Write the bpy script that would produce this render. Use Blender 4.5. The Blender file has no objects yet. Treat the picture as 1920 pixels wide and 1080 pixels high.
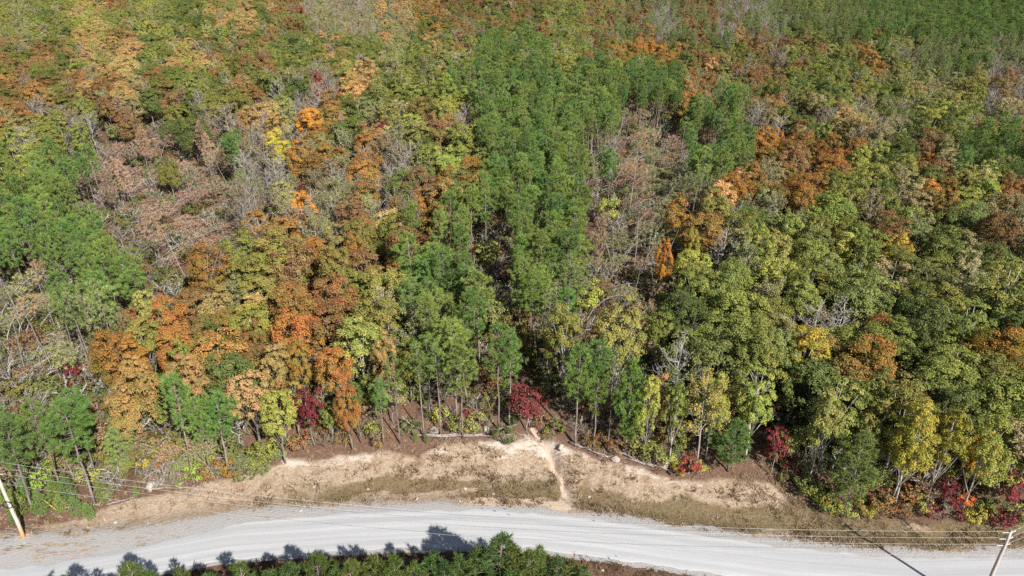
import bpy, math, random
import numpy as np
from math import radians, sin, cos, pi

random.seed(7); RNG = np.random.default_rng(7)
S = bpy.context.scene
ROOT = S.collection

# ------------------------------------------------------------------ camera
FPX, CAM_H, PITCH = 1321.0, 59.0, radians(27.0)      # focal length in photo pixels (1920 wide), height over the road
cam_d = bpy.data.cameras.new('camera'); cam = bpy.data.objects.new('camera', cam_d); ROOT.objects.link(cam)
cam_d.sensor_width = 36.0; cam_d.lens = 36.0 * FPX / 1920.0
cam_d.clip_start = 0.5; cam_d.clip_end = 8000
cam.location = (0, 0, CAM_H); cam.rotation_euler = (pi / 2 - PITCH, 0, 0)
S.camera = cam

# ------------------------------------------------------------------ sky, sun, exposure
SUN_EL, SUN_AZ = radians(38.0), radians(145.0)        # sun behind the camera and to its right (azimuth from +Y towards +X)
W = bpy.data.worlds.new('World'); S.world = W; W.use_nodes = True
nt = W.node_tree; nt.nodes.clear()
sky = nt.nodes.new('ShaderNodeTexSky'); sky.sky_type = 'NISHITA'; sky.sun_disc = False
sky.sun_elevation = SUN_EL; sky.sun_rotation = SUN_AZ
bg = nt.nodes.new('ShaderNodeBackground'); bg.inputs['Strength'].default_value = 0.06
out = nt.nodes.new('ShaderNodeOutputWorld')
nt.links.new(sky.outputs[0], bg.inputs[0]); nt.links.new(bg.outputs[0], out.inputs[0])
sun_d = bpy.data.lights.new('sun', 'SUN'); sun_d.energy = 5.0; sun_d.angle = radians(0.5); sun_d.color = (1.0, 0.95, 0.88)
sun = bpy.data.objects.new('sun', sun_d); ROOT.objects.link(sun)
sun.rotation_euler = (pi / 2 - SUN_EL, 0, pi - SUN_AZ)
sun.location = (60, -80, 120)
S.view_settings.view_transform = 'Standard'; S.view_settings.look = 'None'
S.view_settings.gamma = 1.0; S.view_settings.exposure = 0.56; S.view_settings.use_curve_mapping = False
S.render.engine = 'CYCLES'
S.cycles.max_bounces = 5; S.cycles.diffuse_bounces = 3; S.cycles.glossy_bounces = 2; S.cycles.transmission_bounces = 3
S.cycles.use_denoising = False

# ------------------------------------------------------------------ camera geometry helpers (photo pixel <-> place)
FW = np.array([0, cos(PITCH), -sin(PITCH)]); UP = np.array([0, sin(PITCH), cos(PITCH)])
def ray(px, py):
    return FW + (px - 960) / FPX * np.array([1., 0, 0]) + (540 - py) / FPX * UP
def flat_at(px, py, z=0.0):
    d = ray(px, py); t = (z - CAM_H) / d[2]; return d[0] * t, d[1] * t
def project(x, y, z):
    q = np.stack([np.asarray(x, float), np.asarray(y, float), np.asarray(z, float) - CAM_H], -1)
    dz = q @ FW
    return 960 + FPX * q[..., 0] / dz, 540 - FPX * (q @ UP) / dz, dz

# ------------------------------------------------------------------ noise in numpy
def _hash(ix, iy, seed):
    h = (ix.astype(np.int64) * 374761393 + iy.astype(np.int64) * 668265263 + seed * 974634777) & 0xffffffff
    h = ((h ^ (h >> 13)) * 1274126177) & 0xffffffff
    return ((h ^ (h >> 16)) & 0xffff) / 65535.0
def vnoise(x, y, seed=0):
    x = np.asarray(x, float); y = np.asarray(y, float)
    ix, iy = np.floor(x), np.floor(y); fx, fy = x - ix, y - iy
    fx = fx * fx * (3 - 2 * fx); fy = fy * fy * (3 - 2 * fy)
    a = _hash(ix, iy, seed); b = _hash(ix + 1, iy, seed); c = _hash(ix, iy + 1, seed); d = _hash(ix + 1, iy + 1, seed)
    return (a * (1 - fx) + b * fx) * (1 - fy) + (c * (1 - fx) + d * fx) * fy
def fbm(x, y, seed=0, octs=4):
    s = 0; a = 0.5; t = 0
    for o in range(octs):
        s = s + a * vnoise(x * 2 ** o, y * 2 ** o, seed + o * 17); t += a; a *= 0.5
    return s / t
def sstep(a, b, x):
    t = np.clip((np.asarray(x, float) - a) / (b - a), 0, 1); return t * t * (3 - 2 * t)

# ------------------------------------------------------------------ lie of the land
EDGE_PX = [(-260, 1010), (0, 1020), (130, 1012), (250, 1000), (450, 966), (640, 955), (850, 951), (1000, 956), (1150, 975), (1300, 999), (1450, 1019), (1600, 1034), (1750, 1041), (1920, 1038), (2150, 1022)]
LOW_PX = [(-300, 1180), (0, 1140), (250, 1082), (420, 1052), (640, 1036), (850, 1028), (1000, 1033), (1140, 1050), (1300, 1074), (1500, 1100), (1750, 1120), (2150, 1110)]
_e = np.array([flat_at(*p) for p in EDGE_PX]); _l = np.array([flat_at(*p) for p in LOW_PX])
def edge_y(x):  return np.interp(x, _e[:, 0], _e[:, 1])
def low_y(x):   return np.interp(x, _l[:, 0], _l[:, 1])
GULLY_PX = [(1056, 962), (1060, 925), (1050, 890), (1036, 860), (1018, 825), (1000, 795), (985, 760), (970, 720)]

def bank(x):
    return np.interp(x, [-80, -46, -30, 0, 25, 42, 60, 90], [0.6, 1.0, 3.4, 4.2, 3.6, 1.6, 0.9, 0.9])
def land0(x, y):
    x = np.asarray(x, float); y = np.asarray(y, float)
    u = y - edge_y(x)
    h = -0.28 * np.exp(-((u - 2.6) / 1.5) ** 2)
    h = h + bank(x) * sstep(3, 17, u)
    h = h + 0.050 * np.clip(u - 18, 0, 520) * sstep(14, 40, u) + 0.02 * np.clip(u - 538, 0, 1e9)
    far = sstep(25, 110, u)
    h = h + far * (11.0 * (fbm(x / 130.0 + 3.1, y / 110.0, 5, 3) - 0.5) + 2.2 * (fbm(x / 34.0, y / 30.0, 9, 2) - 0.5))
    h = h + sstep(3, 8, u) * 0.5 * (fbm(x / 5.0, y / 5.0, 21, 3) - 0.5)
    near = low_y(x) - y
    h = h - 0.5 * sstep(0.5, 4, near)
    return h
def march(px, py, lift=0.0, f=land0):
    d = ray(px, py); t = 20.0; prev = None
    while t < 1200:
        p = d * t; z = p[2] + CAM_H
        g = float(f(p[0], p[1])) + lift
        if z < g:
            lo, hi = t - 1.0, t
            for _ in range(14):
                m = (lo + hi) / 2; q = d * m
                if q[2] + CAM_H < float(f(q[0], q[1])) + lift: hi = m
                else: lo = m
            q = d * hi; return q[0], q[1], q[2] + CAM_H - lift
        t += 1.0
    q = d * 600; return q[0], q[1], float(f(q[0], q[1]))
GULLY = np.array([march(*p)[:2] for p in GULLY_PX])
def gully_dist(x, y):
    x = np.asarray(x, float) + 0.8 * (vnoise(np.asarray(y, float) / 1.3, np.asarray(x, float) * 0 + 3, 4) - 0.5)
    y = np.asarray(y, float); best = np.full(np.broadcast(x, y).shape, 1e9)
    for a, b in zip(GULLY[:-1], GULLY[1:]):
        ab = b - a; t = np.clip(((x - a[0]) * ab[0] + (y - a[1]) * ab[1]) / (ab @ ab), 0, 1)
        best = np.minimum(best, np.hypot(x - a[0] - t * ab[0], y - a[1] - t * ab[1]))
    return best
def land(x, y):
    g = gully_dist(x, y); fade = sstep(1.5, 5.5, np.asarray(y, float) - edge_y(x))
    return land0(x, y) + fade * (-0.62 * np.exp(-(g / 0.5) ** 2) + 0.18 * np.exp(-((g - 1.3) / 0.6) ** 2))
TREE_PX = [(-200, 985), (60, 975), (180, 955), (260, 925), (430, 902), (530, 850), (600, 838), (700, 836), (780, 826), (860, 812), (980, 804), (1020, 800), (1060, 825), (1150, 852), (1230, 874), (1300, 882), (1370, 872), (1430, 884), (1500, 935), (1560, 962), (1700, 974), (1850, 984), (1960, 975), (2150, 955)]
_t = np.array([march(*p)[:2] for p in TREE_PX])
def tree_y(x): return np.interp(x, _t[:, 0], _t[:, 1])

# ------------------------------------------------------------------ materials
MATS = {}
class NB:
    def __init__(s, name):
        s.m = bpy.data.materials.new(name); s.m.use_nodes = True; s.t = s.m.node_tree; s.t.nodes.clear()
        s.out = s.t.nodes.new('ShaderNodeOutputMaterial'); MATS[name] = s.m
    def n(s, kind, **kw):
        o = s.t.nodes.new(kind)
        for k, v in kw.items():
            if k.startswith('_'): setattr(o, k[1:], v)
            else:
                i = o.inputs[k if not (k[0] == 'i' and k[1:].isdigit()) else int(k[1:])]
                if isinstance(v, bpy.types.NodeSocket): s.t.links.new(v, i)
                else: i.default_value = v
        return o
    def attr(s, name, typ='GEOMETRY'):
        return s.n('ShaderNodeAttribute', _attribute_name=name, _attribute_type=typ)
    def math(s, op, a, b=0.0, clamp=False):
        return s.n('ShaderNodeMath', _operation=op, _use_clamp=clamp, i0=a, i1=b).outputs[0]
    def mix(s, f, a, b, mode='MIX'):
        o = s.n('ShaderNodeMix', _data_type='RGBA', _blend_type=mode)
        for i, v in ((0, f), (6, a), (7, b)):
            if isinstance(v, bpy.types.NodeSocket): s.t.links.new(v, o.inputs[i])
            else: o.inputs[i].default_value = v if i == 0 or len(v) == 4 else (*v, 1)
        return o.outputs[2]
    def noise(s, scale, detail=4, rough=0.55, vec=None, dist=0.0):
        o = s.n('ShaderNodeTexNoise', Scale=scale, Detail=detail, Roughness=rough, Distortion=dist)
        if vec is not None: s.t.links.new(vec, o.inputs['Vector'])
        return o
    def ramp(s, f, lo, hi):
        return s.n('ShaderNodeMapRange', _interpolation_type='SMOOTHSTEP', i0=f, i1=lo, i2=hi).outputs[0]
    def coords(s, scale=(1, 1, 1)):
        tc = s.n('ShaderNodeTexCoord')
        return s.n('ShaderNodeMapping', i0=tc.outputs['Object'], Scale=scale).outputs[0]
    def surf(s, sh): s.t.links.new(sh, s.out.inputs['Surface']); return s.m

def leaf_material(name, trans=0.30, rough=0.65, spec=0.25):
    b = NB(name)
    t1 = b.attr('tint', 'INSTANCER').outputs['Color']; t2 = b.attr('tint2', 'INSTANCER').outputs['Color']
    leaf = b.attr('leaf').outputs['Fac']; cl = b.attr('clump').outputs['Fac']
    f = b.ramp(b.math('ADD', b.math('MULTIPLY', cl, 0.65), b.math('MULTIPLY', leaf, 0.35)), 0.38, 0.72)
    c = b.mix(f, t1, t2)
    hsv = b.n('ShaderNodeHueSaturation', Color=c, Value=b.math('ADD', b.math('MULTIPLY', leaf, 0.55), 0.72), Hue=b.math('ADD', b.math('MULTIPLY', cl, 0.024), 0.488))
    p = b.n('ShaderNodeBsdfPrincipled', Roughness=rough)
    p.inputs['Specular IOR Level'].default_value = spec
    b.t.links.new(hsv.outputs[0], p.inputs['Base Color'])
    tr = b.n('ShaderNodeBsdfTranslucent', Color=hsv.outputs[0])
    mx = b.n('ShaderNodeMixShader', i0=trans, i1=p.outputs[0], i2=tr.outputs[0])
    return b.surf(mx.outputs[0])
M_LEAF = leaf_material('leaves', 0.16)
M_NEEDLE = leaf_material('needles', 0.16, 0.55, 0.3)

def bark_material(name, c1, c2, scale=3.0):
    b = NB(name); v = b.coords((1, 1, 0.25))
    n = b.noise(scale, 5, 0.65, v)
    rnd = b.n('ShaderNodeObjectInfo').outputs['Random']
    c = b.mix(b.ramp(n.outputs[0], 0.35, 0.68), c1, c2)
    hsv = b.n('ShaderNodeHueSaturation', Color=c, Value=b.math('ADD', b.math('MULTIPLY', rnd, 0.4), 0.8))
    p = b.n('ShaderNodeBsdfPrincipled', Roughness=0.9); b.t.links.new(hsv.outputs[0], p.inputs['Base Color'])
    p.inputs['Specular IOR Level'].default_value = 0.15
    bp = b.n('ShaderNodeBump', Strength=0.5, Distance=0.03, Height=n.outputs[0]); b.t.links.new(bp.outputs[0], p.inputs['Normal'])
    return b.surf(p.outputs[0])
M_BARK_PINE = bark_material('pine_bark', (0.30, 0.25, 0.22), (0.13, 0.10, 0.085))
M_BARK_HARD = bark_material('hardwood_bark', (0.32, 0.29, 0.26), (0.14, 0.12, 0.105))
M_BARK_PALE = bark_material('pale_bark', (0.58, 0.55, 0.50), (0.30, 0.27, 0.24))
M_TWIG = bark_material('twig_bark', (0.40, 0.385, 0.37), (0.25, 0.235, 0.225))
M_LOG = bark_material('weathered_log', (0.36, 0.325, 0.295), (0.19, 0.16, 0.14))

def ground_material():
    b = NB('ground'); v = b.coords()
    A = {k: b.attr(k).outputs['Fac'] for k in ('gravel', 'ditch', 'bare', 'clay', 'litter', 'sand')}
    n_f = b.noise(3.2, 6, 0.68, v); n_m = b.noise(0.55, 5, 0.6, v); n_x = b.noise(14.0, 3, 0.6, v)
    st = b.noise(1.0, 5, 0.65, b.n('ShaderNodeMapping', i0=b.n('ShaderNodeTexCoord').outputs['Object'], Rotation=(0, 0, radians(18)), Scale=(0.9, 4.2, 1)).outputs[0], 0.6)
    straw = b.mix(b.ramp(n_f.outputs[0], 0.35, 0.68), (0.345, 0.26, 0.185), (0.50, 0.405, 0.30))
    straw = b.mix(b.ramp(n_m.outputs[0], 0.5, 0.72), straw, (0.28, 0.19, 0.13))
    straw = b.mix(b.math('MULTIPLY', b.ramp(n_x.outputs[0], 0.5, 0.75), 0.55), straw, (0.15, 0.10, 0.065))
    def mask(a, nz, lo=0.42, hi=0.58, w=0.5):
        return b.ramp(b.math('ADD', a, b.math('MULTIPLY', b.math('SUBTRACT', nz, 0.5), w)), lo, hi)
    pale = b.mix(b.ramp(n_f.outputs[0], 0.4, 0.65), (0.60, 0.53, 0.465), (0.48, 0.405, 0.335))
    c = b.mix(mask(A['bare'], b.math('ADD', b.math('MULTIPLY', st.outputs[0], 0.6), b.math('MULTIPLY', n_f.outputs[0], 0.4)), 0.44, 0.58, 2.2), straw, pale)
    litter = b.mix(b.ramp(n_f.outputs[0], 0.38, 0.66), (0.19, 0.115, 0.078), (0.11, 0.068, 0.05))
    litter = b.mix(b.ramp(n_x.outputs[0], 0.55, 0.75), litter, (0.27, 0.165, 0.11))
    c = b.mix(mask(A['litter'], n_m.outputs[0], 0.35, 0.65, 0.6), c, litter)
    dt = b.mix(b.ramp(n_f.outputs[0], 0.36, 0.66), (0.165, 0.125, 0.07), (0.26, 0.195, 0.115))
    dt = b.mix(b.ramp(n_x.outputs[0], 0.5, 0.72), dt, (0.12, 0.095, 0.05))
    c = b.mix(mask(A['ditch'], n_m.outputs[0], 0.3, 0.7, 0.7), c, dt)
    clay = b.mix(b.ramp(n_f.outputs[0], 0.38, 0.66), (0.56, 0.45, 0.36), (0.45, 0.34, 0.26))
    c = b.mix(mask(A['clay'], n_f.outputs[0], 0.36, 0.62, 0.7), c, clay)
    sand = b.mix(b.ramp(n_x.outputs[0], 0.4, 0.65), (0.70, 0.57, 0.43), (0.58, 0.45, 0.32))
    c = b.mix(mask(A['sand'], n_f.outputs[0], 0.4, 0.6, 0.6), c, sand)
    gr = b.mix(b.ramp(n_x.outputs[0], 0.35, 0.7), (0.46, 0.45, 0.44), (0.37, 0.355, 0.345))
    gmask = mask(A['gravel'], st.outputs[0], 0.40, 0.56, 1.2)
    gmask = b.math('MULTIPLY', gmask, b.math('SUBTRACT', 1.0, b.math('MULTIPLY', b.ramp(n_f.outputs[0], 0.56, 0.68), 0.7)))
    c = b.mix(gmask, c, gr)
    p = b.n('ShaderNodeBsdfPrincipled', Roughness=0.95); b.t.links.new(c, p.inputs['Base Color'])
    p.inputs['Specular IOR Level'].default_value = 0.1
    hh = b.math('ADD', b.math('MULTIPLY', n_f.outputs[0], 0.6), b.math('MULTIPLY', n_x.outputs[0], 0.35))
    bp = b.n('ShaderNodeBump', Strength=0.8, Distance=0.22, Height=hh); b.t.links.new(bp.outputs[0], p.inputs['Normal'])
    return b.surf(p.outputs[0])
M_GROUND = ground_material()
def road_material():
    b = NB('gravel_road'); al = b.attr('across').outputs['Fac']; sl = b.attr('along').outputs['Fac']
    n = b.noise(7.0, 6, 0.75, b.coords()); n2 = b.noise(0.25, 4, 0.6, b.coords())
    cv = b.n('ShaderNodeCombineXYZ', X=b.math('MULTIPLY', sl, 0.012), Y=b.math('MULTIPLY', al, 1.1))
    tr = b.noise(1.0, 5, 0.7, cv.outputs[0], 0.0)
    tr2 = b.noise(1.0, 4, 0.6, b.n('ShaderNodeCombineXYZ', X=b.math('MULTIPLY', sl, 0.03), Y=b.math('MULTIPLY', al, 4.0), Z=4.0).outputs[0], 0.0)
    c = b.mix(b.ramp(tr.outputs[0], 0.38, 0.62), (0.43, 0.44, 0.46), (0.51, 0.52, 0.53))
    c = b.mix(b.math('MULTIPLY', b.ramp(tr2.outputs[0], 0.55, 0.72), 0.45), c, (0.41, 0.405, 0.405))
    c = b.mix(b.math('MULTIPLY', b.ramp(tr2.outputs[0], 0.42, 0.30), 0.4), c, (0.60, 0.595, 0.59))
    c = b.mix(b.math('MULTIPLY', b.ramp(n2.outputs[0], 0.45, 0.75), 0.35), c, (0.50, 0.48, 0.455))
    c = b.mix(b.math('MULTIPLY', b.ramp(n.outputs[0], 0.35, 0.75), 0.35), c, (0.36, 0.355, 0.35))
    wob = b.noise(1.0, 2, 0.5, b.n('ShaderNodeCombineXYZ', X=b.math('MULTIPLY', sl, 0.03), Z=9.0).outputs[0])
    ph = b.math('PINGPONG', b.math('ADD', b.math('ADD', al, 0.35), b.math('MULTIPLY', wob.outputs[0], 0.9)), 0.85)
    c = b.mix(b.math('MULTIPLY', b.math('MULTIPLY', b.ramp(ph, 0.45, 0.8), b.ramp(tr.outputs[0], 0.3, 0.6)), 0.5), c, (0.57, 0.57, 0.57))
    c = b.mix(b.math('MULTIPLY', b.ramp(ph, 0.25, 0.0), 0.3), c, (0.40, 0.39, 0.38))
    p = b.n('ShaderNodeBsdfPrincipled', Roughness=0.95); b.t.links.new(c, p.inputs['Base Color'])
    p.inputs['Specular IOR Level'].default_value = 0.1
    bp = b.n('ShaderNodeBump', Strength=0.5, Distance=0.05, Height=n.outputs[0]); b.t.links.new(bp.outputs[0], p.inputs['Normal'])
    return b.surf(p.outputs[0])
M_ROAD = road_material()
def plain(name, col, rough=0.8, metal=0.0, c2=None, scale=6.0, spec=0.3):
    b = NB(name); p = b.n('ShaderNodeBsdfPrincipled', Roughness=rough, Metallic=metal)
    n = b.noise(scale, 5, 0.6, b.coords())
    c = b.mix(b.ramp(n.outputs[0], 0.35, 0.68), col, c2 or tuple(x * 0.7 for x in col)); b.t.links.new(c, p.inputs['Base Color'])
    p.inputs['Specular IOR Level'].default_value = spec
    bp = b.n('ShaderNodeBump', Strength=0.4, Distance=0.03, Height=n.outputs[0]); b.t.links.new(bp.outputs[0], p.inputs['Normal'])
    return b.surf(p.outputs[0])
M_ROCK = plain('pale_rock', (0.48, 0.44, 0.39), 0.9, c2=(0.33, 0.28, 0.23), scale=3)
M_WIRE = plain('aluminium_wire', (0.62, 0.61, 0.6), 0.5, 0.0)
M_PORC = plain('insulator_glaze', (0.55, 0.54, 0.52), 0.25)
M_STEEL = plain('galvanised_steel', (0.5, 0.5, 0.5), 0.45, 0.6)
M_BLACK = plain('black_cable', (0.02, 0.02, 0.02), 0.6)
M_YELLOW = plain('yellow_plastic', (0.75, 0.5, 0.03), 0.5)
def pole_material():
    b = NB('pole_wood'); v = b.coords((6, 6, 0.5)); n = b.noise(2.5, 5, 0.7, v)
    z = b.n('ShaderNodeSeparateXYZ', i0=b.n('ShaderNodeTexCoord').outputs['Object']).outputs[2]
    lo = b.mix(n.outputs[0], (0.42, 0.24, 0.10), (0.56, 0.36, 0.17)); hi = b.mix(n.outputs[0], (0.40, 0.37, 0.33), (0.66, 0.62, 0.57))
    c = b.mix(b.ramp(b.math('ADD', z, n.outputs[0]), 0.9, 3.2), lo, hi)
    p = b.n('ShaderNodeBsdfPrincipled', Roughness=0.85); b.t.links.new(c, p.inputs['Base Color'])
    return b.surf(p.outputs[0])
M_POLE = pole_material()

# ------------------------------------------------------------------ mesh building
class Geo:
    """vertices, quads, tris with point attributes; several can be joined"""
    def __init__(s): s.V = []; s.Q = []; s.T = []; s.L = []; s.C = []; s.MQ = []; s.MT = []; s.n = 0
    def add(s, V, Q=None, T=None, leaf=None, clump=None, mat=0):
        V = np.asarray(V, float).reshape(-1, 3); k = len(V)
        s.V.append(V)
        if Q is not None and len(Q): q = np.asarray(Q, int).reshape(-1, 4) + s.n; s.Q.append(q); s.MQ.append(np.full(len(q), mat))
        if T is not None and len(T): q = np.asarray(T, int).reshape(-1, 3) + s.n; s.T.append(q); s.MT.append(np.full(len(q), mat))
        s.L.append(np.broadcast_to(0.5 if leaf is None else leaf, (k,)).astype(float)); s.C.append(np.broadcast_to(0.5 if clump is None else clump, (k,)).astype(float)); s.n += k
        return s
    def join(s, o, mat=0):
        V, Q, T, L, C, _, _ = o.arrays(); return s.add(V, Q, T, L, C, mat)
    def arrays(s):
        cat = lambda a, w: np.concatenate(a) if a else np.zeros((0, w), int)
        return (np.concatenate(s.V), cat(s.Q, 4), cat(s.T, 3), np.concatenate(s.L), np.concatenate(s.C), np.concatenate(s.MQ) if s.MQ else np.zeros(0, int), np.concatenate(s.MT) if s.MT else np.zeros(0, int))
    def mapv(s, f):
        s.V = [f(v) for v in s.V]; return s
    def mesh(s, name, mats, smooth=False, attrs=True):
        V, Q, T, L, C, mq, mt = s.arrays()
        me = bpy.data.meshes.new(name)
        me.vertices.add(len(V)); me.vertices.foreach_set('co', V.astype(np.float32).ravel())
        nl = Q.size + T.size; me.loops.add(nl); me.loops.foreach_set('vertex_index', np.concatenate([Q.ravel(), T.ravel()]).astype(np.int32))
        nq, nt_ = len(Q), len(T); me.polygons.add(nq + nt_)
        ls = np.concatenate([np.arange(nq) * 4, nq * 4 + np.arange(nt_) * 3]).astype(np.int32)
        me.polygons.foreach_set('loop_start', ls)
        for m in (mats if isinstance(mats, (list, tuple)) else [mats]): me.materials.append(m)
        me.polygons.foreach_set('material_index', np.concatenate([mq, mt]).astype(np.int32))
        me.polygons.foreach_set('use_smooth', np.full(nq + nt_, smooth))
        if attrs:
            for nm, a in (('leaf', L), ('clump', C)):
                at = me.attributes.new(nm, 'FLOAT', 'POINT'); at.data.foreach_set('value', a.astype(np.float32))
        me.update(calc_edges=True); return me

def unit(v): return v / np.maximum(np.linalg.norm(v, axis=-1, keepdims=True), 1e-9)
def tube(g, pts, rad, sides=5, mat=0, cap=True, leaf=None):
    P = np.asarray(pts, float); n = len(P); rad = np.broadcast_to(rad, (n,))
    d = unit(np.gradient(P, axis=0)); ref = np.array([0., 0, 1]) if abs(d[0][2]) < 0.8 else np.array([1., 0, 0])
    a = unit(np.cross(d, ref)); b = np.cross(d, a)
    th = np.arange(sides) * 2 * pi / sides
    V = (P[:, None, :] + rad[:, None, None] * (np.cos(th)[None, :, None] * a[:, None, :] + np.sin(th)[None, :, None] * b[:, None, :])).reshape(-1, 3)
    i = np.arange(n - 1)[:, None] * sides; j = np.arange(sides)[None, :]; k = (j + 1) % sides
    Q = np.stack([i + j, i + k, i + sides + k, i + sides + j], -1).reshape(-1, 4)
    T = None
    if cap:
        V = np.concatenate([V, P[:1], P[-1:]]); c0 = n * sides; jj = np.arange(sides); kk = (jj + 1) % sides
        T = np.concatenate([np.stack([kk, jj, np.full(sides, c0)], -1), np.stack([(n - 1) * sides + jj, (n - 1) * sides + kk, np.full(sides, c0 + 1)], -1)])
    g.add(V, Q, T, mat=mat, leaf=leaf); return g
def leaves(g, P, N, size, clump, rng, aspect=0.62, mat=0):
    n = len(P); N = unit(N); r = unit(rng.normal(size=(n, 3))); t = unit(np.cross(N, r)); b = np.cross(N, t)
    s = size * rng.uniform(0.7, 1.3, n)[:, None]
    bow = N * s * 0.16
    V = np.stack([P - t * s * 0.5 - bow, P - b * s * 0.5 * aspect, P + t * s * 0.5 - bow, P + b * s * 0.5 * aspect], 1).reshape(-1, 3)
    Q = np.arange(4 * n).reshape(-1, 4)
    g.add(V, Q, leaf=np.repeat(rng.random(n), 4), clump=np.repeat(clump, 4), mat=mat)
def sph(n, rng):
    return unit(rng.normal(size=(n, 3)))
def wander(a, b, n, amp, rng):
    a = np.asarray(a, float); b = np.asarray(b, float); t = np.linspace(0, 1, n)[:, None]
    P = a + (b - a) * t; P[1:-1] += rng.normal(size=(n - 2, 3)) * amp * np.array([1, 1, 0.4]); return P

def hardwood(seed, H=16.0, R=4.6, base=0.32, ncl=46, nleaf=4600, lsize=0.38, rc=(0.22, 0.36), dome=1.0, inner=0.2, trunk_r=0.20, limbs=9, lean=0.0, flat=0.9):
    rng = np.random.default_rng(seed); crown = Geo(); trunk = Geo()
    zc = H * (base + (1 - base) * 0.48); rz = H * (1 - base) * 0.50
    lob = rng.normal(size=(5, 3)); lobw = rng.uniform(0.05, 0.42, 5)
    D = sph(ncl * 3, rng); D = D[D[:, 2] > -0.75][:ncl]
    env = 1 + (np.maximum(D @ unit(lob).T, 0) ** 2 * lobw).sum(1) - 0.20
    fr = np.where(rng.random(ncl) < inner, rng.uniform(0.25, 0.55, ncl), rng.uniform(0.66, 0.86, ncl))
    CC = D * (env * fr)[:, None] * np.array([R, R, rz * dome]) + np.array([0, 0, zc])
    CR = rng.uniform(*rc, ncl) * R * np.where(fr < 0.6, 1.1, 1.0)
    w = CR ** 2; cnt = np.maximum((nleaf * w / w.sum()).astype(int), 6); ids = np.repeat(np.arange(ncl), cnt); n = len(ids)
    outw = unit((CC - np.array([0, 0, zc - rz * 0.35])))[ids]
    d = unit(sph(n, rng) + outw * 0.75 + np.array([0, 0, 0.35]))
    # ragged clumps: a second scale of lumps inside each one
    sub = sph(ncl * 7, rng).reshape(ncl, 7, 3)
    lump = np.max(np.einsum('nk,njk->nj', d, sub[ids]), 1)
    rad = CR[ids] * (0.55 + 0.55 * np.clip(lump, 0.3, 1) ** 2) * rng.uniform(0.70, 1.08, n)
    stray = rng.random(n) < 0.16; rad = np.where(stray, rad * rng.uniform(1.1, 1.55, n), rad)
    P = CC[ids] + d * rad[:, None] * np.array([1, 1, flat])
    N = unit(d + rng.normal(size=(n, 3)) * 0.30 + np.array([0, 0, 0.15]))
    cl = rng.random(ncl)[ids]
    hz = (CC[:, 2][ids] - H * base) / (H * (1 - base)); cl = np.clip(cl * 0.7 + 0.3 * (1 - hz), 0, 1)
    leaves(crown, P, N, lsize, cl, rng)
    top = np.array([rng.normal() * 0.4, rng.normal() * 0.4, H * 0.80])
    Pt = wander((0, 0, -0.4), top, 7, 0.13, rng); tube(trunk, Pt, np.linspace(trunk_r * 1.15, 0.05, 7), 6)
    order = np.argsort(CC[:, 2])
    for q in rng.choice(ncl, min(limbs, ncl), replace=False):
        t = np.clip((CC[q, 2] / H - 0.22), 0.18, 0.62); a = Pt[0] + (Pt[-1] - Pt[0]) * t
        m = (a + CC[q]) / 2 + np.array([0, 0, -0.3]); tube(trunk, [a, m, CC[q]], [trunk_r * 0.38, trunk_r * 0.25, 0.025], 4)
    return crown, trunk
def bare(seed, H=15.0, R=3.6, base=0.36, nleaf=0, lsize=0.28, trunk_r=0.17, fork=False, limbs=15):
    rng = np.random.default_rng(seed); trunk = Geo(); twig = Geo(); tips = []
    top = np.array([rng.normal() * 0.5, rng.normal() * 0.5, H * 0.95]); Pt = wander((0, 0, -0.4), top, 8, 0.15, rng)
    tube(trunk, Pt, np.linspace(trunk_r * 1.1, 0.03, 8), 6)
    for i in range(limbs):
        t = base + (0.92 - base) * (i + rng.random()) / limbs; a = np.array([np.interp(t, np.linspace(0, 1, 8), Pt[:, k]) for k in range(3)])
        az = i * 2.4 + rng.normal() * 0.4; L = R * (1.25 - 0.8 * (t - base) / (1 - base)) * rng.uniform(0.75, 1.15); up = rng.uniform(0.55, 1.1)
        d = unit(np.array([cos(az), sin(az), up])); e = a + d * L * 1.15
        m = a + d * L * 0.5 + np.array([0, 0, -0.1 * L]); P = np.array([a, m, e]); tube(trunk, P, [trunk_r * 0.36, trunk_r * 0.22, 0.02], 4, cap=False)
        for j in range(6):
            s = 0.3 + 0.7 * (j + rng.random()) / 6; b0 = a + (e - a) * s
            d2 = unit(d + rng.normal(size=3) * 0.55 + np.array([0, 0, 0.25])); l2 = L * 0.42 * rng.uniform(0.6, 1.2); e2 = b0 + d2 * l2
            tube(trunk, [b0, e2], [0.035, 0.014], 3, cap=False)
            for k in range(5):
                s2 = 0.25 + 0.75 * rng.random(); c0 = b0 + (e2 - b0) * s2; d3 = unit(d2 + rng.normal(size=3) * 0.6 + np.array([0, 0, 0.2])); e3 = c0 + d3 * l2 * rng.uniform(0.35, 0.7)
                tube(trunk, [c0, e3], [0.016, 0.008], 3, cap=False); tips.append(e3); tips.append((c0 + e3) / 2)
    tips = np.array(tips); crown = Geo()
    if nleaf:
        q = rng.integers(0, len(tips), nleaf); P = tips[q] + rng.normal(size=(nleaf, 3)) * 0.22
        leaves(crown, P, rng.normal(size=(nleaf, 3)) + np.array([0, 0, 0.8]), lsize, (q % 97) / 97.0, rng)
    return crown, trunk
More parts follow.
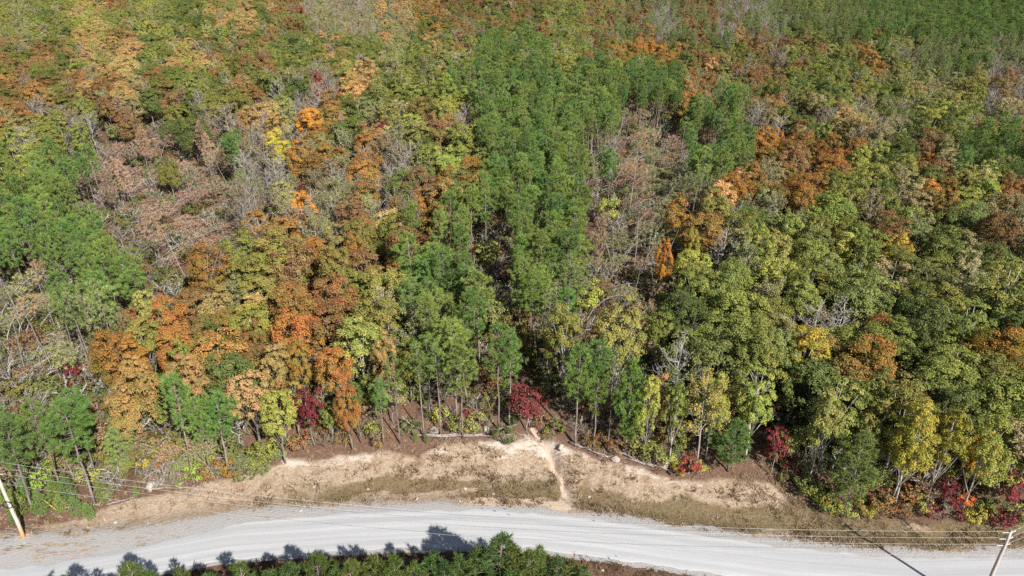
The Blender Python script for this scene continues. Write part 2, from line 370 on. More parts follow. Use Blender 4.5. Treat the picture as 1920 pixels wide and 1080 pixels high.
def tufts(crown, P, D, rng, per=15, ln=0.42, wd=0.075, droop=0.0):
    n = len(P); ids = np.repeat(np.arange(n), per); m = len(ids)
    d = unit(D[ids] * 0.7 + sph(m, rng) + np.array([0, 0, 0.25 - droop])); s = unit(np.cross(d, sph(m, rng)))
    L = ln * rng.uniform(0.65, 1.2, m)[:, None]; b = P[ids] + rng.normal(size=(m, 3)) * 0.06
    V = np.stack([b - s * wd * 0.5, b + s * wd * 0.5, b + d * L], 1).reshape(-1, 3)
    crown.add(V, None, np.arange(3 * m).reshape(-1, 3), leaf=np.repeat(rng.random(m), 3), clump=np.repeat((rng.random(n))[ids], 3))
def pine(seed, H=16.5, base=0.55, R=2.1, whorl=0.45, nbr=5, per=15, ln=0.45, wd=0.085, dens=3.4, trunk_r=0.15, peak=0.3, droop=0.0, stubs=10, pw=1.5):
    rng = np.random.default_rng(seed); crown = Geo(); trunk = Geo()
    Pt = wander((0, 0, -0.4), (rng.normal() * 0.2, rng.normal() * 0.2, H * 0.985), 7, 0.06, rng)
    tube(trunk, Pt, np.linspace(trunk_r, 0.03, 7), 6)
    z0 = H * base; TP = []; TD = []
    z = z0
    while z < H * 0.97:
        f = (z - z0) / (H - z0); prof = (min(1.0, 0.45 + 0.55 * f / peak) if f < peak else max(0.16, (1 - ((f - peak) / (1 - peak)) ** pw)))
        ax = np.array([np.interp(z, Pt[:, 2], Pt[:, 0]), np.interp(z, Pt[:, 2], Pt[:, 1]), z]); a0 = rng.random() * 6.28
        for k in range(nbr):
            if rng.random() < 0.12: continue
            az = a0 + k * 2 * pi / nbr + rng.normal() * 0.3; L = R * prof * rng.uniform(0.6, 1.18); up = 0.15 + 0.9 * f + rng.normal() * 0.12 - droop
            d = unit(np.array([cos(az), sin(az), up])); e = ax + d * L
            if L > 0.5: tube(trunk, [ax, e], [0.03, 0.01], 3, cap=False)
            nt_ = max(1, int(round(dens * L / 1.3 * rng.uniform(0.7, 1.3))))
            for q in range(nt_):
                s = 1.0 if q == 0 else rng.uniform(0.4, 1.0); side = np.cross(d, [0, 0, 1.]) * rng.normal() * 0.28 * L * (q > 0)
                TP.append(ax + d * L * s + side + np.array([0, 0, rng.normal() * 0.1])); TD.append(d)
        z += whorl * rng.uniform(0.8, 1.25)
    TP.append(Pt[-1]); TD.append(np.array([0, 0, 1.]))
    for i in range(stubs):
        zz = H * rng.uniform(0.22, base); az = rng.random() * 6.28; a = np.array([0, 0, zz]); tube(trunk, [a, a + np.array([cos(az), sin(az), 0.1]) * rng.uniform(0.4, 1.1)], [0.022, 0.008], 3, cap=False)
    tufts(crown, np.array(TP), np.array(TD), rng, per, ln, wd, droop)
    return crown, trunk
def bender(theta, H, p=1.6):
    s = np.linspace(-1, H * 1.1, 80); th = theta * np.clip(s / H, 0, 1.1) ** p; ds = s[1] - s[0]
    cx = np.concatenate([[0], np.cumsum(np.sin(th[:-1]) * ds)]); cz = np.concatenate([[0], np.cumsum(np.cos(th[:-1]) * ds)]) - 1.0
    def f(V):
        a = np.interp(V[:, 2], s, th); X = np.interp(V[:, 2], s, cx); Z = np.interp(V[:, 2], s, cz)
        return np.stack([X + V[:, 0] * np.cos(a), V[:, 1], Z - V[:, 0] * np.sin(a)], -1)
    return f
def flatten(lo=-0.3):
    def f(V):
        V = V.copy(); z = V[:, 2]; V[:, 2] = np.where(z < lo, lo + (z - lo) * 0.08, z); return V
    return f

# ------------------------------------------------------------------ kinds of tree: crown + trunk meshes, several of each
PROTO = {}     # kind -> list of dict(crown, trunk, joined, H, R)
def reg(kind, cg, tg, H, R, mc, mt, zc=None):
    lst = PROTO.setdefault(kind, []); i = len(lst)
    tm = tg.mesh(kind + '_trunk', mt, True, False)
    cm = cg.mesh(kind + '_crown', mc) if cg.n else None
    j = Geo(); j.join(tg, 0)
    if cg.n: j.join(cg, 1)
    jm = j.mesh(kind + '_whole', [mt, mc])
    lst.append(dict(crown=cm, trunk=tm, whole=jm, H=H, R=R, zc=zc or 0.66 * H))
for i in range(8):
    r = random.Random(i); H = 13.2 + r.random() * 2.3; R = 4.0 + r.random() * 0.8
    reg('oak', *hardwood(100 + i, H, R, 0.30, 84, 9600, 0.30, rc=(0.13, 0.33)), H, R * 1.15, M_LEAF, M_BARK_HARD)
for i in range(5):
    r = random.Random(50 + i); H = 13 + r.random() * 2.3; R = 3.6 + r.random() * 0.6
    reg('maple', *hardwood(200 + i, H, R, 0.27, 84, 8800, 0.30, rc=(0.13, 0.31), limbs=10), H, R * 1.15, M_LEAF, M_BARK_HARD)
for i in range(5):
    r = random.Random(80 + i); H = 15.8 + r.random() * 2.2; R = 3.3 + r.random() * 0.6
    reg('poplar', *hardwood(300 + i, H, R, 0.32, 92, 7400, 0.29, rc=(0.12, 0.28), dome=1.0, inner=0.35, limbs=16, trunk_r=0.17), H, R * 1.12, M_LEAF, M_BARK_PALE)
for i in range(4):
    r = random.Random(90 + i); H = 14 + r.random() * 2.2; R = 3.4 + r.random() * 0.6
    reg('hickory', *hardwood(400 + i, H, R, 0.28, 84, 6800, 0.29, rc=(0.12, 0.29), inner=0.3, limbs=12), H, R * 1.12, M_LEAF, M_BARK_HARD)
for i in range(4): reg('sparse', *bare(500 + i, 13.5 + i * 0.5, 3.3, 0.34, 1700 + 250 * i, 0.30), 14, 3.6, M_LEAF, M_TWIG)
for i in range(4): reg('bare', *bare(600 + i, 13.5 + i * 0.6, 3.0, 0.42, 160 * i, 0.28), 14, 3.3, M_LEAF, M_TWIG)
for i in range(3): reg('dogwood', *hardwood(700 + i, 7.5, 2.3, 0.25, 30, 1500, 0.30, rc=(0.22, 0.36), inner=0.4, trunk_r=0.09, flat=0.6), 7.5, 2.3, M_LEAF, M_BARK_HARD)
for i in range(6):
    H = 13.0 + 0.5 * i; reg('pine', *pine(800 + i, H, 0.52 + 0.02 * (i % 3), 1.85 + 0.14 * (i % 4), whorl=0.56, per=46, ln=0.48, wd=0.065, dens=2.4, peak=0.4, pw=2.3), H, 2.2, M_NEEDLE, M_BARK_PINE, 0.78 * H)
for i in range(4):
    H = 14 + 0.6 * i; reg('thinpine', *pine(850 + i, H, 0.62, 1.5, 0.62, 4, 24, 0.46, 0.07, 2.2, 0.13, stubs=22), H, 1.6, M_NEEDLE, M_BARK_PINE, 0.82 * H)
for i in range(3):
    H = 12.5 + i; reg('bushpine', *pine(880 + i, H, 0.22, 3.0, 0.6, 6, 34, 0.52, 0.085, 2.8, 0.17, peak=0.35, stubs=2), H, 3.0, M_NEEDLE, M_BARK_PINE, 0.6 * H)
for i in range(4):
    H = 7.0; reg('youngpine', *pine(900 + i, H, 0.10, 1.7, 0.36, 5, 22, 0.34, 0.05, 4.5, 0.09, peak=0.25, stubs=0), H, 1.7, M_NEEDLE, M_BARK_PINE, 0.6 * H)
for i in range(5):
    H = 12.0; c, t = pine(930 + i, H, 0.55, 1.7, 0.5, 4, 13, 0.42, 0.075, 2.8, 0.12, stubs=18); f = bender(radians(80 + 12 * i), H, 0.8 + 0.2 * (i % 3)); c.mapv(f); t.mapv(f)
    reg('bentpine', c, t, 8, 4, M_NEEDLE, M_LOG, 6.0)
for i in range(5):
    H = 14.0; c, t = pine(960 + i, H, 0.50, 1.8, 0.5, 6, 24, 0.46, 0.08, 2.6, 0.14, droop=0.1, stubs=14)
    f = bender(radians((99, 96, 93, 97, 88)[i]), H, 0.10); f2 = flatten(0.1)
    for g_ in (c, t): g_.mapv(f); g_.mapv(lambda V, k=0.3 * (i % 3): V + np.array([0, 0, 0.5 + k])); g_.mapv(f2)
    reg('fallenpine', c, t, 3, 6, M_NEEDLE, M_LOG, 1.5)
for i in range(4):
    H = 14.0; c, t = pine(975 + i, H, 0.45, 1.6, 0.55, 5, 12, 0.42, 0.07, 1.3, 0.12, droop=0.1, stubs=26)
    f = bender(radians((98, 95, 90, 84)[i]), H, 0.10); f2 = flatten(0.1)
    for g_ in (c, t): g_.mapv(f); g_.mapv(lambda V, k=0.4 * (i % 3): V + np.array([0, 0, 0.9 + k])); g_.mapv(f2)
    reg('fallenpine', c, t, 3, 6, M_NEEDLE, M_LOG, 1.5)
for i in range(3):
    H = 13.5; reg('deadpine', *pine(985 + i, H, 0.45, 1.9, 0.45, 5, 15, 0.42, 0.09, 3.2, 0.13, droop=0.35), H, 1.9, M_NEEDLE, M_BARK_PINE, 0.75 * H)
for i in range(3):
    g0 = Geo(); g1 = Geo(); c, t = pine(995 + i, 13, 0.9, 0.3, 0.6, 3, 2, 0.3, 0.05, 1, 0.11, stubs=24); reg('snag', Geo(), t, 13, 0.8, M_NEEDLE, M_LOG, 7)
for i in range(4): reg('shrub', *hardwood(1100 + i, 2.0, 1.15, 0.08, 14, 520, 0.20, rc=(0.3, 0.5), trunk_r=0.03, limbs=5), 2.0, 1.15, M_LEAF, M_BARK_HARD)
for i in range(3): reg('brush', *bare(1150 + i, 2.6, 1.2, 0.05, 220, 0.16, trunk_r=0.03, limbs=7), 2.6, 1.2, M_LEAF, M_TWIG)

# ------------------------------------------------------------------ ground and road
def axis(core0, core1, step, far0, far1, grow=1.12):
    a = list(np.arange(core0, core1 + 1e-6, step)); s = step
    while a[-1] < far1: s = min(s * grow, 160); a.append(a[-1] + s)
    s = step
    while a[0] > far0: s = min(s * grow, 160); a.insert(0, a[0] - s)
    return np.array(a)
xs = axis(-60, 60, 0.30, -2500, 2500); ys = axis(50, 92, 0.25, -600, 4000)
X, Y = np.meshgrid(xs, ys); Z = land(X, Y)
u = Y - edge_y(X); near = low_y(X) - Y; inside = (u < 0.6) & (near < 0.6)
LANE = lambda x: np.interp(x, [-75, -58, -47, -36, -26, -18, 400], [4.0, 3.6, 2.8, 1.6, 0.6, 0, 0])
Z = np.where(inside, np.minimum(Z, 0.0) - 0.10 * (np.minimum(-u - LANE(X), -near) > 1.0), Z)
gd = gully_dist(X, Y); tl = tree_y(X) - Y
a_litter = sstep(3.0, -1.0, tl + 3 * (vnoise(X / 4, Y / 4, 31) - 0.5)) ; a_litter = np.where(Y < low_y(X), 0.75, a_litter)
side = sstep(-22, -42, X)
a_gravel = np.maximum(sstep(2.2, -0.5, u + 1.5 * (vnoise(X / 3, Y / 2, 33) - 0.5)), sstep(6.0, 1.0, u) * side * 0.45) * (near < 30) * sstep(1.0, -0.2, near)
LANE = lambda x: np.interp(x, [-75, -58, -47, -36, -26, -18, 400], [4.0, 3.6, 2.8, 1.6, 0.6, 0, 0])
a_gravel = np.where((u < 0) & (near < 0), np.where((u > -LANE(X) - 0.8) & (X < -16), 0.56 + 0.6 * (fbm(X / 2.5, Y / 1.0, 97, 4) - 0.4), 1), a_gravel)
lefthalf = sstep(8.5, 5.0, X - 0 * Y)
wb = 3.6 * (fbm(X / 5, Y / 2.2, 91, 4) - 0.5)
a_ditch = np.where(X < 6, sstep(1.8, 2.6, u + wb) * sstep(5.4, 3.8, u + wb) * sstep(-34, -16, X), sstep(0.6, 1.8, u + wb) * sstep(6.6, 3.6, u + wb) * sstep(6, 9, X)) * (0.65 + 0.5 * fbm(X / 3, Y / 2, 93, 3))
a_ditch = np.maximum(a_ditch * 0.9, 0.55 * sstep(12, 3, u) * sstep(40, 52, X)); a_ditch = np.maximum(a_ditch, 0.35 * sstep(4.5, 2.0, u) * sstep(-20, -36, X))
a_bare = 0.62 * sstep(0.36, 0.58, fbm(X / 7.0 + Y / 25.0, Y / 2.6 + X / 15.0, 41, 3)) * sstep(5, 8, u)
a_bare = np.maximum(a_bare, 0.36 * sstep(-14, -26, X) * sstep(4.5, 7, u)); a_bare = np.maximum(a_bare, 0.5 * np.exp(-((gd - 4.5) / 2.2) ** 2) * sstep(6, 9, u))
gd = gd * (0.75 + 0.9 * fbm(X / 1.1, Y / 1.4, 95, 3))
a_clay = np.exp(-(gd / (0.5 + 1.2 * sstep(5, 0.5, u))) ** 2) * 0.8 * sstep(20, 15, u) + np.exp(-(gd / 0.9) ** 2) * 0.5 * sstep(15, 20, u)
a_sand = sstep(0.2, 0.8, u) * sstep(2.6, 1.4, u) * sstep(-10, -3, X) * sstep(8.5, 5.5, X) * 0.9
a_sand = np.maximum(a_sand, 0.66 * np.exp(-(gd / 0.26) ** 2) * sstep(14, 5, u))
LP = flat_at(44, 1006); a_sand = np.maximum(a_sand, np.exp(-(np.hypot(X - LP[0] - 0.1, (Y - LP[1] + 0.3)) / 1.1) ** 2))
a_ditch = np.maximum(a_ditch, 0.8 * np.exp(-((np.hypot(X - LP[0] + 0.2, Y - LP[1]) - 1.5) / 0.6) ** 2))
def grid_mesh(name, X, Y, Z, mat, attrs):
    ny, nx = X.shape; me = bpy.data.meshes.new(name); V = np.stack([X, Y, Z], -1).reshape(-1, 3).astype(np.float32)
    i = np.arange(ny - 1)[:, None] * nx; j = np.arange(nx - 1)[None, :]
    Q = np.stack([i + j, i + j + 1, i + nx + j + 1, i + nx + j], -1).reshape(-1).astype(np.int32)
    me.vertices.add(len(V)); me.vertices.foreach_set('co', V.ravel()); me.loops.add(len(Q)); me.loops.foreach_set('vertex_index', Q)
    me.polygons.add(len(Q) // 4); me.polygons.foreach_set('loop_start', np.arange(0, len(Q), 4, dtype=np.int32)); me.polygons.foreach_set('use_smooth', np.ones(len(Q) // 4, bool))
    for k, a in attrs.items():
        at = me.attributes.new(k, 'FLOAT', 'POINT'); at.data.foreach_set('value', np.broadcast_to(a, X.shape).astype(np.float32).ravel())
    me.materials.append(mat); me.update(calc_edges=True); return me
def add_struct(name, me, label=None):
    o = bpy.data.objects.new(name, me); ROOT.objects.link(o); o['kind'] = 'structure'
    if label: o['label'] = label
    return o
add_struct('ground', grid_mesh('ground', X, Y, Z, M_GROUND, dict(gravel=a_gravel, ditch=a_ditch, bare=a_bare, clay=a_clay, litter=a_litter, sand=a_sand)), 'sloping ground of dry tan grass, pale soil and leaf litter')
rx = np.concatenate([np.arange(-400, -75, 6.0), np.arange(-75, 75, 0.25), np.arange(75, 400, 6.0)]); nv = 33
up_e = edge_y(rx) - 0.25 + 0.9 * (fbm(rx / 2.2, rx * 0, 61, 4) - 0.5); lo_e = low_y(rx) + 0.2 + 0.8 * (fbm(rx / 2.0, rx * 0 + 9, 67, 4) - 0.5)
# the left shoulder is loose: the packed lane leaves the pole's gravel apron
lane = np.interp(rx, [-75, -58, -47, -36, -26, -18, 400], [4.0, 3.6, 2.8, 1.6, 0.6, 0, 0]); up_e = up_e - lane
tt = np.linspace(0, 1, nv)[:, None]; RX = np.broadcast_to(rx, (nv, len(rx))); RY = lo_e + (up_e - lo_e) * tt
RZ = 0.012 + 0.075 * np.sin(pi * tt) ** 0.7 + 0.02 * (fbm(RX / 6, RY / 0.9, 71, 2) - 0.5); RZ = np.where((tt < 0.01) | (tt > 0.99), -0.02, RZ)
seg = np.concatenate([[0], np.cumsum(np.hypot(np.diff(rx), np.diff((up_e + lo_e) / 2)))])
add_struct('road', grid_mesh('road', RX, RY, RZ, M_ROAD, dict(across=(RY - low_y(RX)), along=np.broadcast_to(seg, RX.shape))), 'pale grey gravel road curving along the clearing')

# ------------------------------------------------------------------ which tree grows where (30 x 18 cells over the photo: two letters each)
GRID = """
gL Gg ty Rg gy GG gt Gt Rg LB LB tL GO RG GR GR gG Rg RQ QB QR BQ QB QG QG PQ PQ PP PP PP
GR RG tg tR Gg ty RG gR Gg Gt Gg gL Gt gR PG PG gG GR GO OG RG Gt BR Rg gG OG Lg QG QP QB
OR GR Rt tR RG Gg GR GR GB rB tg Gg gG gP PP PP PP PP PP PP OR gG GR Gg gG rg gG gL gy BR
OG gB gB RG GB BG BG tB gB OB RG Lg yR gB PP PP PP PP PP PP PP PQ LB Gr gt LB GL yG gL LR
gG gP PP DP DD PD PB BL OB OL LO BL gG gL PP PP PP PQ FF FD PP PQ OL OR RO yG GG RG PF PL
gP PP DD DD DD DD DD BQ Lr LB LO BG gR Og PP PP PP FD FD FD FQ tO LO OR gG Gg LR Og yF gR
PP PP PD DD DD DD FF OB OB gL RB tO Ot tP PP PP PP QP FF FG OG gB LG gL gL BG gR LB GL LR
PP PP PP PF FD FD FF Og tg OR Rg gr RP PP PP PP PP PF FF GG yG BL gy gO yg gB GY GG LG Gr
PP PP PP PP FQ OF Og gR RO gR gR Gg PP PD FD DP QP FD FF OG gr gL LG Gg GL gB Lg gG LB gy
QF QF QQ QR RO OR tO yt OR Rt gG tL gP PD DF PP PQ DQ FF FL gG gR LG GP GB RG gG GL gG gG
FF FF FO OO yO tO GO RO tO RO gO gG Pg PP PP Pg gP FD FF BL GO gG gG GY OR OG GL Gg gO OO
FF FF rO Ot Ot gt Gt Rt tO Rg Og gG PG PP PP PP Pg PF FF FF gL gG yL GR gG OO gG gG gG gG
PP PP Pg PG PF gP tg gy RO rO gP PP PP PQ PQ QP PP PP PG Pg yP gB yg Gg yg gG gy GP Gg OL
PP PP Pg PF PF PF PP yg yO gP gP PQ QQ QB QB QP PQ PQ GL gB yB Pg yP Gy yg yg yY YY gO gL
PQ PQ Pg PF FF gF Pg gg gg gg gQ QQ QQ Qg Qg QP PQ QP GL gB yB Pg yP Gy PG Pg Yy YY gG gL
PQ PQ Pg PF FF gF Pg gg gg gg gQ QQ QQ Qg Qg QP PQ QP GL gB yB Pg yP Gy PG Pg gY Yg gG gL
""".split('\n')[1:-1]
GRID = [r.split() for r in GRID]
TINT = {   # leaf colours (linear), a list of (main, second) per letter
 'G': [((0.10, 0.135, 0.03), (0.16, 0.17, 0.036)), ((0.13, 0.155, 0.032), (0.20, 0.185, 0.04)), ((0.088, 0.13, 0.036), (0.13, 0.155, 0.04))],
 'g': [((0.15, 0.195, 0.04), (0.22, 0.23, 0.05)), ((0.19, 0.215, 0.045), (0.13, 0.165, 0.04)), ((0.145, 0.18, 0.055), (0.21, 0.21, 0.06)), ((0.22, 0.20, 0.05), (0.15, 0.17, 0.04)), ((0.17, 0.22, 0.05), (0.24, 0.24, 0.055))],
 'y': [((0.27, 0.285, 0.06), (0.19, 0.22, 0.05)), ((0.31, 0.29, 0.085), (0.20, 0.22, 0.06)), ((0.23, 0.27, 0.055), (0.30, 0.285, 0.06)), ((0.28, 0.26, 0.06), (0.16, 0.19, 0.045))],
 'Y': [((0.36, 0.31, 0.045), (0.25, 0.255, 0.045)), ((0.38, 0.29, 0.04), (0.24, 0.23, 0.04))],
 'O': [((0.285, 0.155, 0.042), (0.20, 0.155, 0.042)), ((0.33, 0.175, 0.036), (0.25, 0.125, 0.035)), ((0.25, 0.14, 0.042), (0.18, 0.16, 0.044)), ((0.27, 0.16, 0.04), (0.15, 0.15, 0.042))],
 't': [((0.40, 0.265, 0.105), (0.33, 0.22, 0.08)), ((0.37, 0.28, 0.11), (0.28, 0.22, 0.075)), ((0.38, 0.24, 0.11), (0.28, 0.20, 0.08)), ((0.34, 0.22, 0.08), (0.22, 0.19, 0.06))],
 'R': [((0.235, 0.125, 0.05), (0.185, 0.14, 0.048)), ((0.25, 0.13, 0.05), (0.165, 0.135, 0.045)), ((0.205, 0.118, 0.056), (0.23, 0.155, 0.06)), ((0.19, 0.125, 0.044), (0.145, 0.135, 0.042))],
 'r': [((0.21, 0.038, 0.045), (0.15, 0.028, 0.038)), ((0.15, 0.028, 0.038), (0.20, 0.05, 0.045)), ((0.27, 0.06, 0.04), (0.19, 0.045, 0.035))],
 'L': [((0.25, 0.245, 0.11), (0.18, 0.19, 0.075)), ((0.28, 0.245, 0.12), (0.22, 0.21, 0.09))],
 'B': [((0.24, 0.19, 0.11), (0.21, 0.17, 0.10))],
 'P': [((0.115, 0.195, 0.05), (0.16, 0.235, 0.058)), ((0.092, 0.175, 0.05), (0.13, 0.212, 0.055)), ((0.145, 0.212, 0.052), (0.19, 0.24, 0.062))],
 'Q': [((0.156, 0.215, 0.072), (0.221, 0.247, 0.098)), ((0.137, 0.195, 0.065), (0.182, 0.221, 0.078))],
 'F': [((0.182, 0.215, 0.085), (0.273, 0.247, 0.124)), ((0.221, 0.221, 0.104), (0.169, 0.202, 0.078)), ((0.364, 0.234, 0.143), (0.260, 0.221, 0.104))],
 'D': [((0.32, 0.215, 0.155), (0.26, 0.165, 0.115)), ((0.36, 0.25, 0.185), (0.30, 0.205, 0.145)), ((0.27, 0.165, 0.115), (0.33, 0.23, 0.165))],
}
KINDS = {'G': ['oak', 'oak', 'maple'], 'g': ['oak', 'hickory', 'poplar'], 'y': ['poplar', 'hickory', 'maple'], 'Y': ['poplar', 'maple'], 'O': ['maple', 'maple', 'oak'],
         't': ['oak', 'maple', 'hickory'], 'R': ['oak', 'oak', 'maple'], 'r': ['dogwood'], 'L': ['sparse', 'sparse', 'hickory'], 'B': ['bare', 'bare', 'sparse'],
         'P': ['pine'], 'Q': ['thinpine', 'thinpine', 'pine'], 'F': ['bentpine', 'fallenpine', 'fallenpine', 'fallenpine', 'snag'], 'D': ['fallenpine'] * 12 + ['bentpine', 'deadpine']}
SPACE = {'oak': 5.0, 'maple': 4.6, 'poplar': 4.2, 'hickory': 4.3, 'sparse': 4.2, 'bare': 4.1, 'dogwood': 2.6, 'pine': 2.55, 'thinpine': 2.7, 'bushpine': 4, 'bentpine': 1.8, 'fallenpine': 1.6, 'deadpine': 2.5, 'snag': 2.0}
trees = []   # dict(kind, i, x, y, z, s, rot, tint, tint2, hero, code)
cell = {}
def clear_of(x, y, r):
    k0, k1 = int(x // 6), int(y // 6)
    for a in (-1, 0, 1):
        for b in (-1, 0, 1):
            for (qx, qy, qr) in cell.get((k0 + a, k1 + b), ()):
                if (qx - x) ** 2 + (qy - y) ** 2 < (0.5 * (qr + r)) ** 2: return False
    return True
def grade(c, q):
    l = 0.3 * c[0] + 0.6 * c[1] + 0.1 * c[2]
    return tuple((v * (1 - q) + l * q) * k for v, k in zip(c, (1.40, 1.36, 1.22)))
def put(kind, x, y, code, s=1.0, rot=None, i=None, tint=None, hero=None, space=None, sz=None, dz=0.0, lean=0.0, z=None):
    i = random.randrange(len(PROTO[kind])) if i is None else i
    if kind == 'fallenpine' and i > 4 and random.random() < 0.4: i -= 4
    t1, t2 = tint or random.choice(TINT[code])
    j = 1 + max(-0.25, min(0.25, random.gauss(0, 0.12))); jr = [1 + random.gauss(0, 0.03) for _ in range(3)]
    t1 = tuple(min(0.55, max(0.01, c * j * q * (1.03 if tint else 1))) for c, q in zip(t1, jr)); t2 = tuple(min(0.55, max(0.01, c * j * q * (1.03 if tint else 1))) for c, q in zip(t2, jr))
    t1, t2 = grade(t1, 0.0 if code in 'PQ' else 0.05), grade(t2, 0.0 if code in 'PQ' else 0.05)
    t = dict(kind=kind, i=i, x=x, y=y, z=(float(land(x, y)) if z is None else z) + dz, s=s, sz=sz or s * random.uniform(0.92, 1.08), rot=random.random() * 2 * pi if rot is None else rot, t1=t1, t2=t2, hero=hero, code=code, ax=random.uniform(0.86, 1.14), lean=(random.gauss(0, lean), random.gauss(0, lean)))
    trees.append(t); cell.setdefault((int(x // 6), int(y // 6)), []).append((x, y, (space or SPACE.get(kind, 3)) * s))
    return t
def hero(px, py, wpx, kind, code, label=None, base=None, tint=None, hs=None, i=None, rot=None):
    """a tree one can pick out in the photo: crown centre pixel, crown width in pixels"""
    P0 = PROTO[kind][0 if i is None else i]
    if base: x, y, z = march(*base, f=land)
    else: x, y, z = march(px, py, P0['zc'] * (hs or 1.0))
    _, _, d = project(x, y, z + P0['zc'] * (hs or 1)); s = wpx * float(d) / FPX / (2 * P0['R'])
    s = max(0.45, min(1.6, s)); return put(kind, x, y, code, s, rot, i, tint, label or True, None, hs or max(0.75, min(1.12, s ** 0.5)))

H_ = hero
O1 = ((0.40, 0.175, 0.024), (0.38, 0.21, 0.03)); O2 = ((0.27, 0.14, 0.03), (0.20, 0.15, 0.034)); RO = ((0.29, 0.125, 0.035), (0.25, 0.15, 0.035)); TY = ((0.30, 0.235, 0.09), (0.24, 0.19, 0.06)); CR = ((0.22, 0.035, 0.042), (0.16, 0.028, 0.035)); BU = ((0.13, 0.018, 0.03), (0.18, 0.03, 0.035))
for a in [(565,392,62,'maple','O',O1),(480,405,58,'maple','O',O2),(556,448,50,'maple','t',TY),(385,512,92,'maple','O',O2),(456,492,70,'oak','g'),(545,530,80,'oak','t',RO),(400,565,82,'oak','t',TY),(440,540,70,'hickory','g',((0.2,0.22,0.10),(0.15,0.17,0.06))),(480,568,78,'maple','y',TY),
    (305,585,92,'oak','R',RO),(232,578,72,'oak','R'),(268,556,44,'hickory','y'),(196,640,100,'oak','O',O2),(268,622,72,'hickory','y'),(325,636,80,'maple','O',RO),(405,628,82,'oak','G'),(562,600,112,'oak','R',RO),(470,618,52,'oak','R'),(512,655,72,'hickory','y',TY),(556,642,52,'maple','t',O2),
    (252,692,66,'maple','t'),(622,645,92,'oak','R',RO),(132,690,42,'dogwood','r',BU),(392,686,34,'dogwood','r',BU),(342,662,70,'oak','g'),(592,470,72,'maple','O',RO),(680,412,84,'oak','R'),(660,452,52,'oak','R',RO),(835,362,74,'oak','t'),(785,376,36,'maple','O',O1),(742,386,42,'maple','O',O2),
    (740,512,24,'maple','O',O2),(802,432,62,'oak','R'),(582,226,62,'maple','O',O1),(520,272,56,'maple','Y'),(560,300,62,'maple','O',O2),(606,276,50,'maple','O'),(452,226,30,'maple','O'),(815,292,22,'maple','O',((0.42,0.09,0.03),(0.36,0.07,0.03))),(716,230,24,'maple','r'),(594,146,26,'maple','r',CR),
    (740,690,48,'dogwood','r',CR),(722,646,34,'maple','t'),(762,632,82,'oak','g',((0.15, 0.19, 0.04), (0.20, 0.21, 0.05))),(512,748,72,'hickory','y'),(646,728,52,'maple','O',RO),(1640,672,142,'oak','O',O2),(1652,588,62,'oak','R',RO),(1862,652,112,'oak','O',((0.30,0.18,0.03),(0.2,0.17,0.03))),(1850,808,72,'maple','O',((0.42,0.24,0.03),(0.34,0.2,0.03))),
    (1534,284,52,'maple','O',RO),(1572,278,52,'oak','R',RO),(1608,272,52,'maple','O',RO),(1456,254,36,'maple','O',O1),(1480,276,44,'maple','O',O2),(1246,470,42,'maple','O',O1),(1300,440,44,'maple','Y'),(1272,398,60,'maple','O',O2),(1420,595,102,'oak','g'),(1745,286,50,'oak','R',RO),(1895,352,62,'oak','R',RO),
    (1236,712,62,'maple','t'),(1345,722,72,'poplar','y'),(1425,722,82,'poplar','y'),(1560,762,102,'poplar','y'),(1700,762,112,'poplar','g'),(1722,812,100,'poplar','Y'),(1645,770,72,'poplar','y'),(1720,540,90,'oak','G'),(1660,700,60,'poplar','g'),(1880,560,110,'poplar','g'),(155,140,50,'oak','R'),(500,118,30,'oak','R'),(1290,45,40,'oak','R'),(1012,72,36,'maple','r'),
    (1195,104,26,'maple','O'),(250,95,50,'oak','t'),(1400,75,44,'oak','R'),(310,295,52,'oak','G'),(1240,590,60,'poplar','g'),(1160,630,110,'poplar','g'),(1060,610,90,'poplar','g'),(800,270,50,'oak','G'),(1690,265,60,'oak','G'),(1610,330,60,'oak','g'),(1380,120,40,'oak','R')]:
    H_(a[0], a[1], a[2], a[3], a[4], tint=a[5] if len(a) > 5 else None)
